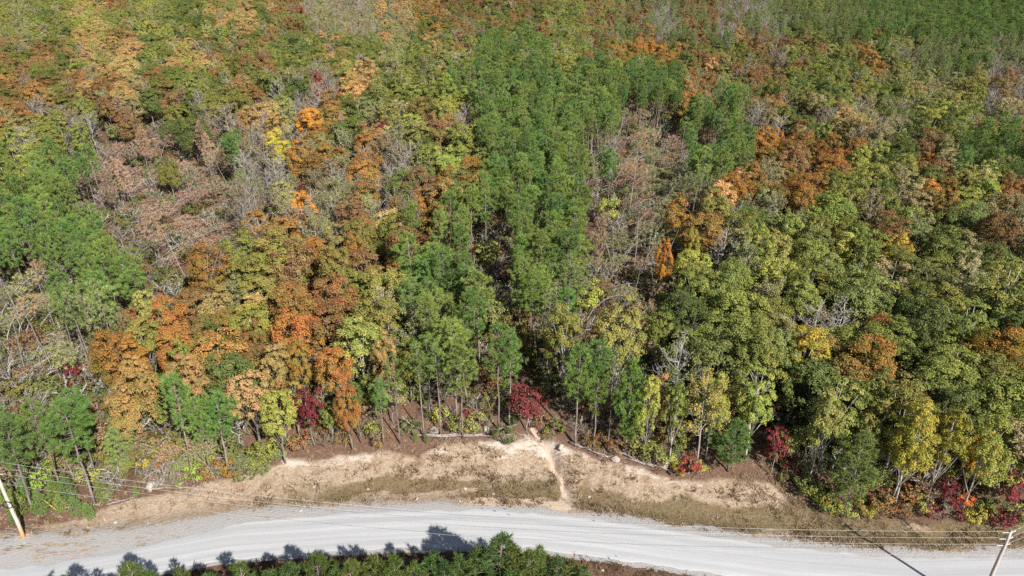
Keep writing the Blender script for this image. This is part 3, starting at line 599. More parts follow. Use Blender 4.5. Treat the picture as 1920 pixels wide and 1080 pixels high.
# along the clearing, where the foot of each tree shows
for a in [(975,752,82,'dogwood','r',(988,808),((0.17, 0.03, 0.036), (0.13, 0.03, 0.034)),0.92),(598,775,58,'dogwood','r',(590,838),BU,1.2),(855,705,66,'pine','P',(868,822),None,0.95),(932,705,70,'pine','P',(935,808),None,1.0),(960,690,70,'pine','P',(955,802),None,1.0),(1076,735,84,'pine','P',(1078,836),None,0.95),(1112,762,60,'pine','P',(1112,838),None,0.8),(1180,770,70,'bushpine','P',(1172,852),None,0.95),
    (1310,765,92,'sparse','y',(1302,880),((0.32,0.27,0.06),(0.24,0.21,0.05)),0.98),(1386,830,78,'bushpine','P',(1364,884),None,0.62),(1452,832,48,'dogwood','r',(1444,890),CR,0.95),(1600,880,92,'bushpine','Q',(1582,962),((0.10,0.15,0.04),(0.14,0.17,0.05)),0.85),(430,790,84,'pine','P',(432,888),None,0.85),(405,800,50,'pine','P',(398,900),None,0.8),
    (1530,840,60,'poplar','y',(1516,912),None,0.9),(1700,850,80,'poplar','Y',(1668,950),None,0.95),(1745,880,80,'poplar','Y',(1735,950),None,0.9),(1800,860,80,'poplar','g',(1800,968),None,0.9),(75,800,70,'pine','P',(120,928),None,0.95),(150,780,70,'pine','P',(185,905),None,0.95),(20,800,70,'pine','P',(50,930),None,0.95),(260,790,60,'bushpine','Q',(240,895),None,0.6),
    (1870,925,44,'dogwood','r',(1872,972),CR,0.9),(1757,935,44,'dogwood','r',(1765,962),BU,0.7),(790,735,40,'thinpine','P',(795,820),None,0.9),(820,720,40,'thinpine','P',(826,816),None,0.9),(760,740,40,'thinpine','P',(750,832),None,0.9),(700,740,46,'pine','P',(720,834),None,0.7),(672,760,40,'pine','P',(676,830),None,0.6),(1145,760,40,'thinpine','P',(1140,846),None,0.9),
    (1245,800,40,'thinpine','Q',(1250,868),None,0.9),(1265,780,40,'poplar','g',(1255,872),None,0.8),(1215,790,40,'poplar','y',(1205,866),None,0.8)]:
    H_(a[0], a[1], a[2], a[3], a[4], base=a[5], tint=a[6], hs=a[7])

LEANDIR = lambda x, y: 0.35 + 1.2 * (float(vnoise(x / 40, y / 40, 77)) - 0.5) + random.gauss(0, 0.35)
cand = []
for gy in np.arange(60, 570, 1.9):
    hw = 0.7267 * (gy * 0.9 + 27) + 22
    for gx in np.arange(-hw, hw, 1.9): cand.append((gx + random.uniform(-0.9, 0.9), gy + random.uniform(-0.9, 0.9)))
random.shuffle(cand)
C_ = np.array(cand); ok = C_[:, 1] > tree_y(C_[:, 0]) + 0.3; C_ = C_[ok]; gdist = gully_dist(C_[:, 0], C_[:, 1]); C_ = C_[gdist > 1.6]
CZ = land(C_[:, 0], C_[:, 1]); QX, QY, _ = project(C_[:, 0], C_[:, 1], CZ + 11.5); QX3, QY3, _ = project(C_[:, 0], C_[:, 1], CZ + 16.5); QX2, QY2, _ = project(C_[:, 0], C_[:, 1], CZ + 1.5)
ED = C_[:, 1] - tree_y(C_[:, 0]); CL = C_.tolist(); CZL = CZ.tolist(); EDL = ED.tolist()
wob = 26 * (vnoise(C_[:, 0] / 9, C_[:, 1] / 9, 81) - 0.5); wob2 = 26 * (vnoise(C_[:, 0] / 9, C_[:, 1] / 9, 83) - 0.5)
def code_at(px, py):
    c = min(29, max(0, int(px // 64))); r = min(len(GRID) - 1, max(0, int(py // 60))); g = GRID[r][c]
    return g[0] if random.random() < 0.58 else g[1]
for k in range(len(C_)):
    code = code_at(QX[k] + wob[k], QY[k] + wob2[k])
    low = code_at(QX2[k] + wob[k], QY2[k] + wob2[k])
    if (low in 'FD') != (code in 'FD'):
        if low in 'FD': code = low
        else: continue
    if code not in 'FD' and random.random() < 0.93:
        g3 = GRID[min(len(GRID) - 1, max(0, int((QY3[k] + wob2[k]) // 60)))][min(29, max(0, int((QX3[k] + wob[k]) // 64)))]
        if sum(c in 'FD' for c in g3) == 2 or (g3[0] in 'FD' and random.random() < 0.92): continue
    if code in 'GgRtO' and 150 < CL[k][1] < 420 and random.random() < 0.13: code = random.choice('BLL')
    if code == 'Q' and CL[k][1] > 300 and random.random() < 0.55: continue
    kind = random.choice(KINDS[code]); sp = SPACE[kind] * (1.04 if kind in ('oak', 'maple', 'poplar', 'hickory') else 1) * (0.86 if CL[k][1] > 230 else 1)
    if not clear_of(CL[k][0], CL[k][1], sp * (0.82 if EDL[k] < 35 else 1.0)): continue
    if kind in ('bentpine', 'fallenpine') and QX2[k] > 410 and EDL[k] < 7: continue
    s = random.uniform(0.68, 1.04) * (0.87 if CL[k][1] > 230 else 1)
    if kind in ('bentpine', 'fallenpine', 'snag'): put(kind, CL[k][0], CL[k][1], code, s, LEANDIR(CL[k][0], CL[k][1]), lean=0.05 if kind != 'snag' else 0.22, z=CZL[k], sz=s * 0.62 if kind == 'fallenpine' else None)
    else:
        edge = EDL[k]
        if kind in ('oak', 'maple') and edge < 6: s *= 0.8
        if kind in ('pine', 'poplar') and edge < 30: s *= 1.12
        put(kind, CL[k][0], CL[k][1], code, s, lean=0.035, z=CZL[k], sz=random.uniform(0.74, 0.92) * (0.92 if CL[k][1] > 230 else 1) if kind in ('oak', 'maple', 'hickory', 'poplar', 'sparse', 'bare') else random.uniform(0.86, 1.02) * (0.92 if CL[k][1] > 230 else 1))
for k in range(len(C_)):
    ed = EDL[k]
    if random.random() > (0.75 if ed < 40 else 0.10): continue
    g3 = GRID[min(len(GRID) - 1, max(0, int(QY3[k] // 60)))][min(29, max(0, int(QX3[k] // 64)))]
    if any(c in 'FD' for c in g3) or not clear_of(CL[k][0], CL[k][1], 2.2): continue
    put('dogwood', CL[k][0], CL[k][1], random.choice('ggGGyROLggQ'), random.uniform(0.55, 1.1), lean=0.06, space=2.4, z=CZL[k])
print('TREES', len(trees), {k: sum(1 for t in trees if t['kind'] == k) for k in PROTO})

# ------------------------------------------------------------------ understorey at the forest edge, saplings and shrubs
def shrub_at(px, py, kind, code, s, tint=None, rot=None):
    x, y, z = march(px, py, f=land); return put(kind, x, y, code, s, rot, None, tint, True, 1.0)
GRN = ((0.16, 0.24, 0.03), (0.20, 0.26, 0.04))
for a in [(40,960,'youngpine','P',0.45),(85,966,'youngpine','P',0.5),(118,962,'youngpine','P',0.42),(150,968,'youngpine','P',0.45),(172,976,'youngpine','P',0.40),(60,938,'youngpine','P',0.6),(108,942,'youngpine','P',0.55),(200,944,'youngpine','P',0.5),(30,985,'youngpine','P',0.3),(135,945,'youngpine','P',0.6),(15,950,'youngpine','P',0.55),
    (365,905,'shrub','g',1.2,GRN),(345,885,'shrub','g',1.3,GRN),(80,915,'shrub','g',1.5,GRN),(258,932,'youngpine','P',0.22),(305,885,'dogwood','r',0.35,((0.5,0.09,0.02),(0.45,0.14,0.02))),(250,880,'shrub','Y',1.2),(290,870,'shrub','Y',1.4),(140,880,'shrub','Y',1.2),(170,905,'shrub','y',1.1),(120,870,'shrub','R',1.4),(190,850,'shrub','O',1.4),(405,895,'shrub','R',1.2),(440,890,'shrub','O',1.1),(500,868,'shrub','g',1.5),(520,850,'shrub','y',1.2),(480,880,'shrub','y',1.0),(560,842,'shrub','R',1.2),(640,830,'shrub','R',1.0),
    (702,820,'shrub','g',1.1),(715,832,'shrub','R',0.8),(780,828,'youngpine','Q',0.28),(800,832,'youngpine','Q',0.25),(830,790,'shrub','Y',1.1),(895,806,'shrub','y',1.2),(865,812,'shrub','G',1.2),(945,828,'shrub','G',1.1),(930,824,'youngpine','Q',0.22),(878,790,'shrub','r',0.9),(1040,818,'shrub','G',1.2),(1015,800,'shrub','R',1.0),(1105,838,'shrub','R',0.9),(1130,846,'shrub','R',1.0),(1160,852,'shrub','R',1.0),(1225,868,'shrub','g',1.4),(1245,872,'shrub','y',1.2),(1235,830,'shrub','R',1.5),(1278,884,'shrub','Y',0.9),(1290,888,'shrub','r',1.3),(1310,886,'shrub','y',0.8),(1200,850,'shrub','g',1.6),
    (1265,866,'youngpine','P',0.35),(1480,884,'shrub','r',0.9),(1555,958,'shrub','Y',1.0),(1545,950,'shrub','G',1.3),(1590,966,'shrub','g',0.9),(1622,970,'shrub','Y',0.8),(1660,955,'shrub','R',1.4),(1690,968,'shrub','R',1.2),(1715,965,'shrub','y',1.1),(1740,968,'shrub','r',0.9),(1780,972,'shrub','r',1.1),(1820,978,'shrub','Y',1.0),(1845,975,'shrub','g',1.2),(1868,985,'shrub','r',1.2),(1890,984,'shrub','r',1.0),(1905,980,'shrub','g',1.5),(1800,962,'dogwood','O',0.4,((0.55,0.17,0.02),(0.5,0.12,0.02))),(1600,940,'shrub','R',1.3),(1512,930,'shrub','G',1.2),(1640,960,'shrub','R',1.2),(1705,940,'shrub','R',1.6),
    (20,900,'shrub','O',1.3),(50,890,'shrub','R',1.4),(95,880,'shrub','O',1.3),(210,870,'shrub','R',1.4),(330,860,'shrub','R',1.4),(380,870,'brush','B',1.2),(310,905,'brush','B',1.0),(230,912,'brush','B',1.2),(340,912,'brush','B',1.0),(590,836,'brush','B',0.7),(610,838,'brush','R',0.7),(850,815,'brush','B',0.8),(910,812,'brush','B',0.8),(1480,900,'brush','B',0.8),(1650,972,'brush','B',0.7),(1760,978,'brush','B',0.8),(1700,976,'brush','B',0.7),(1575,962,'brush','B',0.7)]:
    shrub_at(a[0], a[1], a[2], a[3], a[4], a[5] if len(a) > 5 else None)
# bent and broken stems above the road at the clearing's left end: foot pixel, direction, kind
for (px, py, rot, i, s) in [(275,905,0.15,0,0.62),(283,908,0.25,1,0.6),(335,905,0.1,2,0.66),(328,900,0.2,1,0.66),(255,895,0.4,0,0.55),(225,905,0.5,2,0.5),(395,900,2.6,0,0.5),(405,905,2.9,1,0.5),(215,890,0.6,1,0.6),(300,890,-0.3,3,0.5),(350,895,0.3,0,0.7)]:
    x, y, z = march(px, py, f=land); put('bentpine', x, y, 'F', s, rot, i, None, True, 0.8)
# young pines on the camera's side of the road; only their tops rise into the picture
for (px, py, h) in [(120,1082,7.4),(165,1090,7.2),(240,1056,7.8),(285,1072,7.2),(335,1066,7.4),(385,1072,7.0),(448,1054,7.6),(500,1070,7.0),(540,1052,7.6),(592,1034,8.2),(628,1056,7.4),(655,1046,7.8),(700,1040,8.0),(742,1040,8.0),(772,1052,7.4),(806,1040,8.0),(838,1056,7.4),(866,1042,8.0),(900,1026,8.6),(938,996,10.6),(962,1020,9.2),(990,1034,8.4),(1012,1030,8.2),(1044,1046,7.8),(1068,1050,7.6),(1088,1064,7.4),
                    (200,1100,7),(260,1100,7),(320,1098,7),(420,1092,7),(470,1096,7),(570,1085,7),(610,1090,7),(680,1082,7),(720,1088,7),(790,1084,7),(850,1090,7),(915,1075,7.5),(955,1085,7.2),(1030,1085,7),(1070,1092,6.8),(60,1110,7.2),(530,1095,7)]:
    h = h + 0.7 + random.uniform(-0.5, 0.5); x, y = flat_at(px, py, h - 0.4); i = random.randrange(4); t = put('youngpine', x, y, 'P', 1.0, None, i, random.choice([((0.06, 0.10, 0.024), (0.09, 0.125, 0.028)), ((0.045, 0.085, 0.026), (0.065, 0.105, 0.028)), ((0.08, 0.11, 0.025), (0.11, 0.13, 0.033))]), True, 1.0, h / 7.0); t['s'] = 1.25 * h / 8.0; t['front'] = True

# ------------------------------------------------------------------ who is seen: a coarse depth-ordered look from the camera
GW, GH = 384, 216; seen = np.zeros((GH, GW), bool)
for t in trees:
    p = PROTO[t['kind']][t['i']]; px, py, d = project(t['x'], t['y'], t['z'] + p['zc'] * t['sz']); t['px'], t['py'], t['d'] = float(px), float(py), float(d)
    t['rx'] = FPX / t['d'] * p['R'] * t['s']; t['ry'] = t['rx'] * (0.9 if p['H'] < 14 else 1.15)
for t in sorted(trees, key=lambda t: t['d']):
    cx, cy, a, b = t['px'] / 5, t['py'] / 5, max(0.6, t['rx'] / 5 * 0.92), max(0.6, t['ry'] / 5 * 0.92)
    x0, x1, y0, y1 = max(0, int(cx - a)), min(GW, int(cx + a) + 2), max(0, int(cy - b)), min(GH, int(cy + b) + 2); t['vis'] = 0
    if x1 <= x0 or y1 <= y0: continue
    yy, xx = np.mgrid[y0:y1, x0:x1]; m = ((xx + 0.5 - cx) / a) ** 2 + ((yy + 0.5 - cy) / b) ** 2 < 1
    w = seen[y0:y1, x0:x1]; t['vis'] = int((m & ~w).sum()); w |= m

NAME = {'oak': 'oak_tree', 'maple': 'maple_tree', 'poplar': 'poplar_tree', 'hickory': 'hickory_tree', 'sparse': 'half_bare_tree', 'bare': 'bare_tree', 'dogwood': 'dogwood_tree', 'pine': 'pine_tree', 'thinpine': 'slender_pine', 'bushpine': 'bushy_pine', 'youngpine': 'young_pine',
        'bentpine': 'bent_pine', 'fallenpine': 'fallen_pine', 'deadpine': 'dead_pine', 'snag': 'dead_snag', 'shrub': 'shrub', 'brush': 'brush_clump'}
NOUN = {'oak': 'round-crowned tree', 'maple': 'full-crowned tree', 'poplar': 'pale-stemmed tree', 'hickory': 'loose-crowned tree', 'sparse': 'half-bare tree', 'bare': 'leafless tree', 'dogwood': 'low tree', 'pine': 'pine', 'thinpine': 'slender pine', 'bushpine': 'bushy pine', 'youngpine': 'young pine',
        'bentpine': 'bowed pine', 'fallenpine': 'toppled pine', 'deadpine': 'standing dead pine', 'snag': 'bare dead stem', 'shrub': 'shrub', 'brush': 'twiggy brush'}
COL = {'G': 'dark green', 'g': 'olive green', 'y': 'pale yellow-green', 'Y': 'golden yellow', 'O': 'orange', 't': 'tan', 'R': 'rust-brown', 'r': 'dark red', 'L': 'khaki', 'B': 'grey', 'P': 'green', 'Q': 'grey-green', 'F': 'grey-green', 'D': 'brown'}
CAT = {'shrub': 'shrub', 'brush': 'shrub'}
LAND = [((980, 755), 'the crimson gully tree'), ((30, 950), 'the left pole'), ((1880, 1030), 'the pole carrying four wires'), ((565, 392), 'the brightest orange tree'), ((1640, 672), 'the widest rust-orange tree'), ((1850, 808), 'the golden tree at right'),
        ((310, 350), 'the brown blown-down patch'), ((70, 690), 'the flattened grey stems'), ((1570, 278), 'the row of three rust trees'), ((930, 110), 'the far tip of the pine block'), ((960, 400), 'the middle of the pine block'), ((1700, 40), 'the far pine stand'), ((120, 100), 'the upper left hillside'),
        ((1250, 620), 'the twin white trunks'), ((594, 146), 'the hillside red tree'), ((870, 590), 'the dead brown pines'), ((1320, 210), 'the right flank of the pine block'), ((1300, 440), 'the bright yellow tree'), ((1190, 290), 'the toppled brown pines'), ((835, 362), 'the tan-orange crown'),
        ((385, 512), 'the left orange tree'), ((1302, 860), 'the white-stemmed tree'), ((740, 690), 'the small crimson crown'), ((590, 830), 'the burgundy tree'), ((405, 628), 'the darkest green crown'), ((1012, 72), 'the far red crown'), ((1760, 200), 'the upper right hardwoods'), ((1500, 520), 'the mid-right hardwoods'), ((1820, 500), 'the right edge'), ((400, 60), 'the hilltop'), ((780, 40), 'the grey hollow at the top'), ((1240, 60), 'the far hardwood ridge'), ((250, 800), 'the left verge pines'), ((1150, 480), 'the bent stems in the middle')]
LXY = np.array([l[0] for l in LAND], float)
def ordinal(n): return {1: '', 2: 'second ', 3: 'third ', 4: 'fourth ', 5: 'fifth ', 6: 'sixth '}.get(n, '%d%s ' % (n, 'th' if 10 < n % 100 < 14 else {1: 'st', 2: 'nd', 3: 'rd'}.get(n % 10, 'th')))
EXPLICIT = {(975, 752): 'crimson small tree standing beside the eroded gully', (598, 775): 'burgundy small tree at the top of the clearing', (565, 392): 'brightest orange maple with a round crown left of the pine block', (1640, 672): 'widest rust-orange oak in the hardwoods to the right', (1850, 808): 'golden orange maple standing above the right bend', (1310, 765): 'white-stemmed thin yellow tree at the edge of the clearing', (1600, 880): 'broad bushy pine standing alone before the yellow poplars', (938, 996): 'tallest young pine by the near road edge'}
CAP = 300
solo, mass = [], []
for kind in PROTO:
    lst = sorted([t for t in trees if t['kind'] == kind], key=lambda t: -(t['vis'] + (4 if t['hero'] else 0)))
    for n, t in enumerate(lst):
        inframe = -20 < t['px'] < 1940 and -20 < t['py'] < 1110
        (solo if (n < CAP and inframe and (t['vis'] >= 4 or (t['hero'] and t['vis'] > 0) or (t.get('front')) or (kind in ('bentpine', 'fallenpine', 'snag', 'shrub', 'brush') and t['vis'] >= 2))) else mass).append(t)
print('SOLO', len(solo), 'MASS', len(mass), {k: sum(1 for t in solo if t['kind'] == k) for k in PROTO})
# labels: look first, then the nearest landmark, the side it lies on and its rank there
buckets = {}
for t in solo:
    q = int(np.argmin(np.hypot(LXY[:, 0] - t['px'], (LXY[:, 1] - t['py']) * 1.3))); dx, dy = t['px'] - LXY[q, 0], t['py'] - LXY[q, 1]
    side_ = ('beyond' if dy < 0 else 'in front of') if abs(dy) * 1.3 > abs(dx) else ('left of' if dx < 0 else 'right of')
    big = 'large ' if t['s'] > 1.08 and not t['kind'] in ('shrub', 'brush', 'bentpine') else ('small ' if t['s'] < 0.9 and t['kind'] not in ('dogwood', 'shrub', 'brush', 'youngpine') else '')
    t['lab'] = (big + COL[t['code']] + ' ' + NOUN[t['kind']], LAND[q][1], side_); t['dist'] = math.hypot(dx, dy)
    if len((' '.join(t['lab']) + ' second nearest').split()) > 16: t['lab'] = (COL[t['code']] + ' ' + NOUN[t['kind']], LAND[q][1], side_)
    buckets.setdefault(t['lab'], []).append(t)
for (a, l, sd), ts in buckets.items():
    for n, t in enumerate(sorted(ts, key=lambda t: t['dist'])):
        t['label'] = '%s, %s %s %s' % (a, (ordinal(n + 1) + 'nearest').replace('  ', ' '), sd, l)
def hero_label(px, py, kind):
    best = min((t for t in solo if t['hero'] and t['kind'] == kind), key=lambda t: math.hypot(t['px'] - px, t['py'] - py), default=None); return best
for (px, py), lab in EXPLICIT.items():
    k = {'crim': 'dogwood', 'burg': 'dogwood', 'brig': 'maple', 'wide': 'oak', 'gold': 'maple', 'whit': 'sparse', 'broa': 'bushpine', 'tall': 'youngpine'}[lab[:4]]
    b = hero_label(px, py, k)
    if b: b['label'] = lab
GROUP = {'oak': 'round-crowned autumn oaks', 'maple': 'full-crowned autumn maples', 'poplar': 'tall yellowing poplars', 'hickory': 'loose-crowned hickories', 'sparse': 'half-bare trees', 'bare': 'leafless trees', 'dogwood': 'small understorey trees', 'pine': 'close-grown pines', 'thinpine': 'slender pines in thinned stands', 'bushpine': 'bushy pines at the clearing', 'youngpine': 'young pines by the road',
         'bentpine': 'pines bowed by the storm', 'fallenpine': 'toppled pines', 'deadpine': 'standing dead pines', 'snag': 'dead trunks', 'shrub': 'shrubs at the forest edge', 'brush': 'twiggy brush at the forest edge'}
for t in solo:
    p = PROTO[t['kind']][t['i']]; e = bpy.data.objects.new(NAME[t['kind']], None); e.empty_display_size = 0.5
    e.location = (t['x'], t['y'], t['z']); e.rotation_euler = (t['lean'][0], t['lean'][1], t['rot']); e.scale = (t['s'] * t['ax'], t['s'] / t['ax'], t['sz'])
    e['label'] = t['label']; e['category'] = CAT.get(t['kind'], 'tree'); e['group'] = GROUP[t['kind']]; ROOT.objects.link(e)
    for part in ('trunk', 'crown'):
        if p[part] is None: continue
        o = bpy.data.objects.new(part, p[part]); o.parent = e; ROOT.objects.link(o)
        if part == 'crown': o['tint'] = [*t['t1'], 1.0]; o['tint2'] = [*t['t2'], 1.0]
# ------------------------------------------------------------------ the rest of the wood, too many to count: one scattered object per kind of wood
def scatter(name, label, pts, protos, cat):
    """pts: dicts with x y z, rot, scale, idx, t1, t2; protos: list of meshes"""
    coll = bpy.data.collections.new(name + '_kinds')
    for n, me in enumerate(protos):
        coll.objects.link(bpy.data.objects.new('%s_%03d' % (name, n), me))
    me = bpy.data.meshes.new(name); n = len(pts); me.vertices.add(n)
    me.vertices.foreach_set('co', np.array([(p['x'], p['y'], p['z']) for p in pts], np.float32).ravel())
    def at(nm, typ, data, field):
        a = me.attributes.new(nm, typ, 'POINT'); a.data.foreach_set(field, np.asarray(data).ravel())
    at('rot', 'FLOAT_VECTOR', np.array([(p['lean'][0], p['lean'][1], p['rot']) for p in pts], np.float32), 'vector')
    at('scl', 'FLOAT_VECTOR', np.array([(p['s'] * p.get('ax', 1), p['s'] / p.get('ax', 1), p['sz']) for p in pts], np.float32), 'vector')
    at('idx', 'INT', np.array([p['idx'] for p in pts], np.int32), 'value')
    at('tint', 'FLOAT_COLOR', np.array([(*p['t1'], 1) for p in pts], np.float32), 'color'); at('tint2', 'FLOAT_COLOR', np.array([(*p['t2'], 1) for p in pts], np.float32), 'color')
    o = bpy.data.objects.new(name, me); ROOT.objects.link(o); o['kind'] = 'stuff'; o['label'] = label; o['category'] = cat
    g = bpy.data.node_groups.new(name, 'GeometryNodeTree'); g.interface.new_socket('Geometry', in_out='INPUT', socket_type='NodeSocketGeometry'); g.interface.new_socket('Geometry', in_out='OUTPUT', socket_type='NodeSocketGeometry')
    N = g.nodes.new; i_, o_ = N('NodeGroupInput'), N('NodeGroupOutput'); ci = N('GeometryNodeCollectionInfo'); ci.inputs[0].default_value = coll; ci.inputs['Separate Children'].default_value = True; ci.inputs['Reset Children'].default_value = True
    ip = N('GeometryNodeInstanceOnPoints'); ip.inputs['Pick Instance'].default_value = True
    def na(nm, typ):
        a = N('GeometryNodeInputNamedAttribute'); a.data_type = typ; a.inputs['Name'].default_value = nm; return a.outputs['Attribute']
    L = g.links.new; L(i_.outputs[0], ip.inputs['Points']); L(ci.outputs[0], ip.inputs['Instance'])
    e2r = N('FunctionNodeEulerToRotation'); L(na('rot', 'FLOAT_VECTOR'), e2r.inputs[0]); L(e2r.outputs[0], ip.inputs['Rotation'])
    L(na('scl', 'FLOAT_VECTOR'), ip.inputs['Scale']); L(na('idx', 'INT'), ip.inputs['Instance Index']); L(ip.outputs[0], o_.inputs[0])
    md = o.modifiers.new('scatter', 'NODES'); md.node_group = g; return o
def split_mass(kinds, name, label):
    protos, base = [], {}
    for k in kinds: base[k] = len(protos); protos += [p['whole'] for p in PROTO[k]]
    pts = [t for t in mass if t['kind'] in kinds]
    for t in pts: t['idx'] = base[t['kind']] + t['i']
    if pts: scatter(name, label, pts, protos, 'wood')
split_mass(['pine', 'thinpine', 'bushpine', 'youngpine'], 'pine_wood', 'mass of green pines filling the plantation blocks')
split_mass(['oak', 'maple', 'poplar', 'hickory', 'sparse', 'bare', 'dogwood'], 'hardwood_forest', 'mass of autumn hardwoods covering the far slopes')
split_mass(['bentpine', 'fallenpine', 'deadpine', 'snag', 'shrub', 'brush'], 'storm_debris', 'tangle of flattened pines and brush between the stands')
# low growth on the forest floor
und = []; protos = [p['whole'] for p in PROTO['shrub']] + [p['whole'] for p in PROTO['brush']]
for k in range(len(C_)):
    x, y = CL[k]; ed = EDL[k]
    pr = 0.8 if ed < 3 else (1.0 if ed < 28 else (0.35 if y < 220 else 0.05))
    if random.random() > pr: continue
    i = random.randrange(len(protos)); code = random.choice('ggGGGRRBBLGyFF' if ed < 25 else 'gGGRBLFF'); t1, t2 = random.choice(TINT[code]); s = random.uniform(0.4, 1.0) if ed < 3 else random.uniform(0.6, 1.9)
    und.append(dict(x=x, y=y, z=float(CZ[k]), rot=random.random() * 6.28, lean=(0, 0), s=s, sz=s * random.uniform(0.8, 1.3), idx=i, t1=tuple(c * 0.95 for c in t1), t2=t2))
scatter('undergrowth', 'low leafy undergrowth and brush between the trunks', und, protos, 'undergrowth')

# ------------------------------------------------------------------ dry grass of the clearing
def tuft_mesh(seed, nb, h, spread, w):
    rng = np.random.default_rng(seed); g = Geo(); b = np.c_[rng.normal(size=(nb, 2)) * spread, np.zeros(nb)]; d = unit(np.c_[rng.normal(size=(nb, 2)) * 0.9, np.ones(nb)]); L = h * rng.uniform(0.5, 1.2, nb)[:, None]
    s = unit(np.cross(d, sph(nb, rng))) * w; V = np.stack([b - s, b + s, b + d * L], 1).reshape(-1, 3); g.add(V, None, np.arange(3 * nb).reshape(-1, 3), leaf=np.repeat(rng.random(nb), 3), clump=np.repeat(rng.random(nb), 3)); return g.mesh('tuft', M_LEAF)
tm = [tuft_mesh(i, 16, 0.36, 0.20, 0.032) for i in range(4)]
gx = RNG.uniform(-62, 58, 70000); gy = RNG.uniform(46, 92, 70000); uu = gy - edge_y(gx); nn = low_y(gx) - gy; tl_ = tree_y(gx) - gy
keep = ((uu > 0.5) & (tl_ > -4)) | ((nn > 0.4) & (nn < 14)); keep &= gully_dist(gx, gy) > 0.8
bare_n = fbm(gx / 7.0 + gy / 25.0, gy / 2.6 + gx / 15.0, 41, 3); keep &= RNG.random(70000) > sstep(0.42, 0.58, bare_n) * 0.8
keep &= RNG.random(70000) > 0.75 * sstep(6, 1, uu) * sstep(-22, -42, gx) * (uu > 0)
keep &= RNG.random(70000) < 0.25 + 1.1 * sstep(0.38, 0.62, fbm(gx / 1.3, gy / 1.3, 55, 2))
gx, gy, uu, nn = gx[keep], gy[keep], uu[keep], nn[keep]; gz = land(gx, gy); gp = []
for k in range(len(gx)):
    dit = (1.2 < uu[k] < 6.5 and (gx[k] > 8 or gx[k] > -30)) ; nr = nn[k] > 0
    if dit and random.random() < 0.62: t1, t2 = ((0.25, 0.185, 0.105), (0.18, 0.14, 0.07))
    elif nr: t1, t2 = ((0.16, 0.11, 0.06), (0.10, 0.085, 0.04))  # near verge: shade of the strip before the young pines put into tuft colour
    else: t1, t2 = random.choice([((0.49, 0.375, 0.26), (0.40, 0.29, 0.195)), ((0.42, 0.315, 0.215), (0.33, 0.235, 0.16)), ((0.55, 0.455, 0.335), (0.47, 0.37, 0.26)), ((0.34, 0.24, 0.17), (0.40, 0.29, 0.205))])
    s = random.uniform(0.4, 1.2)
    if random.random() < 0.07: s *= 2.0; t1, t2 = random.choice([((0.20, 0.13, 0.08), (0.15, 0.10, 0.06)), ((0.17, 0.15, 0.06), (0.22, 0.16, 0.08)), ((0.26, 0.15, 0.09), (0.2, 0.12, 0.07))])
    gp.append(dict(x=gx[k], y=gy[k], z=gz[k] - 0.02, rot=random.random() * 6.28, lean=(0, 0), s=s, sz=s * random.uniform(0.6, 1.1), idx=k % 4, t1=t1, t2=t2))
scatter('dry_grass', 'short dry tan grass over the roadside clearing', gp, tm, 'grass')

# ------------------------------------------------------------------ utility poles and wires
def thing(name, loc, label, cat, group=None, rot=(0, 0, 0)):
    e = bpy.data.objects.new(name, None); e.location = loc; e.rotation_euler = rot; e['label'] = label; e['category'] = cat
    if group: e['group'] = group
    e.empty_display_size = 0.5; ROOT.objects.link(e); return e
def part(name, g, mat, parent, smooth=True, label=None):
    o = bpy.data.objects.new(name, g.mesh(name, mat, smooth, False)); o.parent = parent; ROOT.objects.link(o)
    if label: o['label'] = label
    return o
def insulator(a, b):
    a = np.array(a, float); b = np.array(b, float); g = Geo(); t = np.linspace(0, 1, 13); P = a + (b - a) * t[:, None]; r = np.where(np.arange(13) % 2 == 1, 0.075, 0.03); r[0] = r[-1] = 0.02; return tube(g, P, r, 8)
POLE_H = 10.8; WZ = [10.55, 9.75, 8.95, 7.6]
PL = np.array([*flat_at(44, 1006), 0.0]); T_ = flat_at(1897, 993, POLE_H); PR = np.array([T_[0], T_[1], 0.0]); PN = PR + np.array([62.0, 26.0, 0.0])
dirs = {0: unit(PR - PL), 1: unit(PN - PR)}
def pole(loc, label, name='utility_pole', coil=False, arms=()):
    loc = np.array([loc[0], loc[1], float(land(loc[0], loc[1]))]); e = thing(name, loc, label, 'pole', 'wooden utility poles along the road')
    g = Geo(); zz = np.linspace(-0.5, POLE_H, 12); rng = np.random.default_rng(int(loc[0] * 7) % 999 + 5); P = np.c_[rng.normal(size=12) * 0.012, rng.normal(size=12) * 0.012, zz]; tube(g, P, np.linspace(0.20, 0.135, 12), 14); part('shaft', g, M_POLE, e)
    g = Geo(); tube(g, [(0, 0, POLE_H - 0.02), (0, 0, POLE_H + 0.03)], [0.145, 0.12], 14); part('pole_cap', g, M_STEEL, e)
    for d in arms:
        for z in WZ[:3]: part('insulator', insulator(np.array([0, 0, z]) + d * 0.14, np.array([0, 0, z - 0.03]) + d * 0.72), M_PORC, e)
    for z in WZ:
        g = Geo(); tube(g, [(-0.19, 0, z), (0.19, 0, z)], 0.03, 6); part('through_bolt', g, M_STEEL, e)
    if coil:
        g = Geo(); a = np.linspace(0, 2 * pi * 3, 72); P = np.c_[0.47 * np.cos(a), -0.21 - 0.015 * a / 3, 4.9 + 0.45 * np.sin(a)]; tube(g, P, 0.035, 6); c = part('cable_coil', g, M_BLACK, e, label='black loop of spare cable hung on the shaft')
        g = Geo(); tube(g, [(-0.5, -0.2, 4.9), (0.5, -0.2, 4.9)], 0.035, 6); part('bracket', g, M_STEEL, e)
    return e
pole(PL, 'pale weathered pole with orange-brown foot and black cable coil beside the gravel', coil=True, arms=(dirs[0],))
pole(PR, 'grey wooden pole where four wires end beside the right bend', arms=(-dirs[0], dirs[1]))
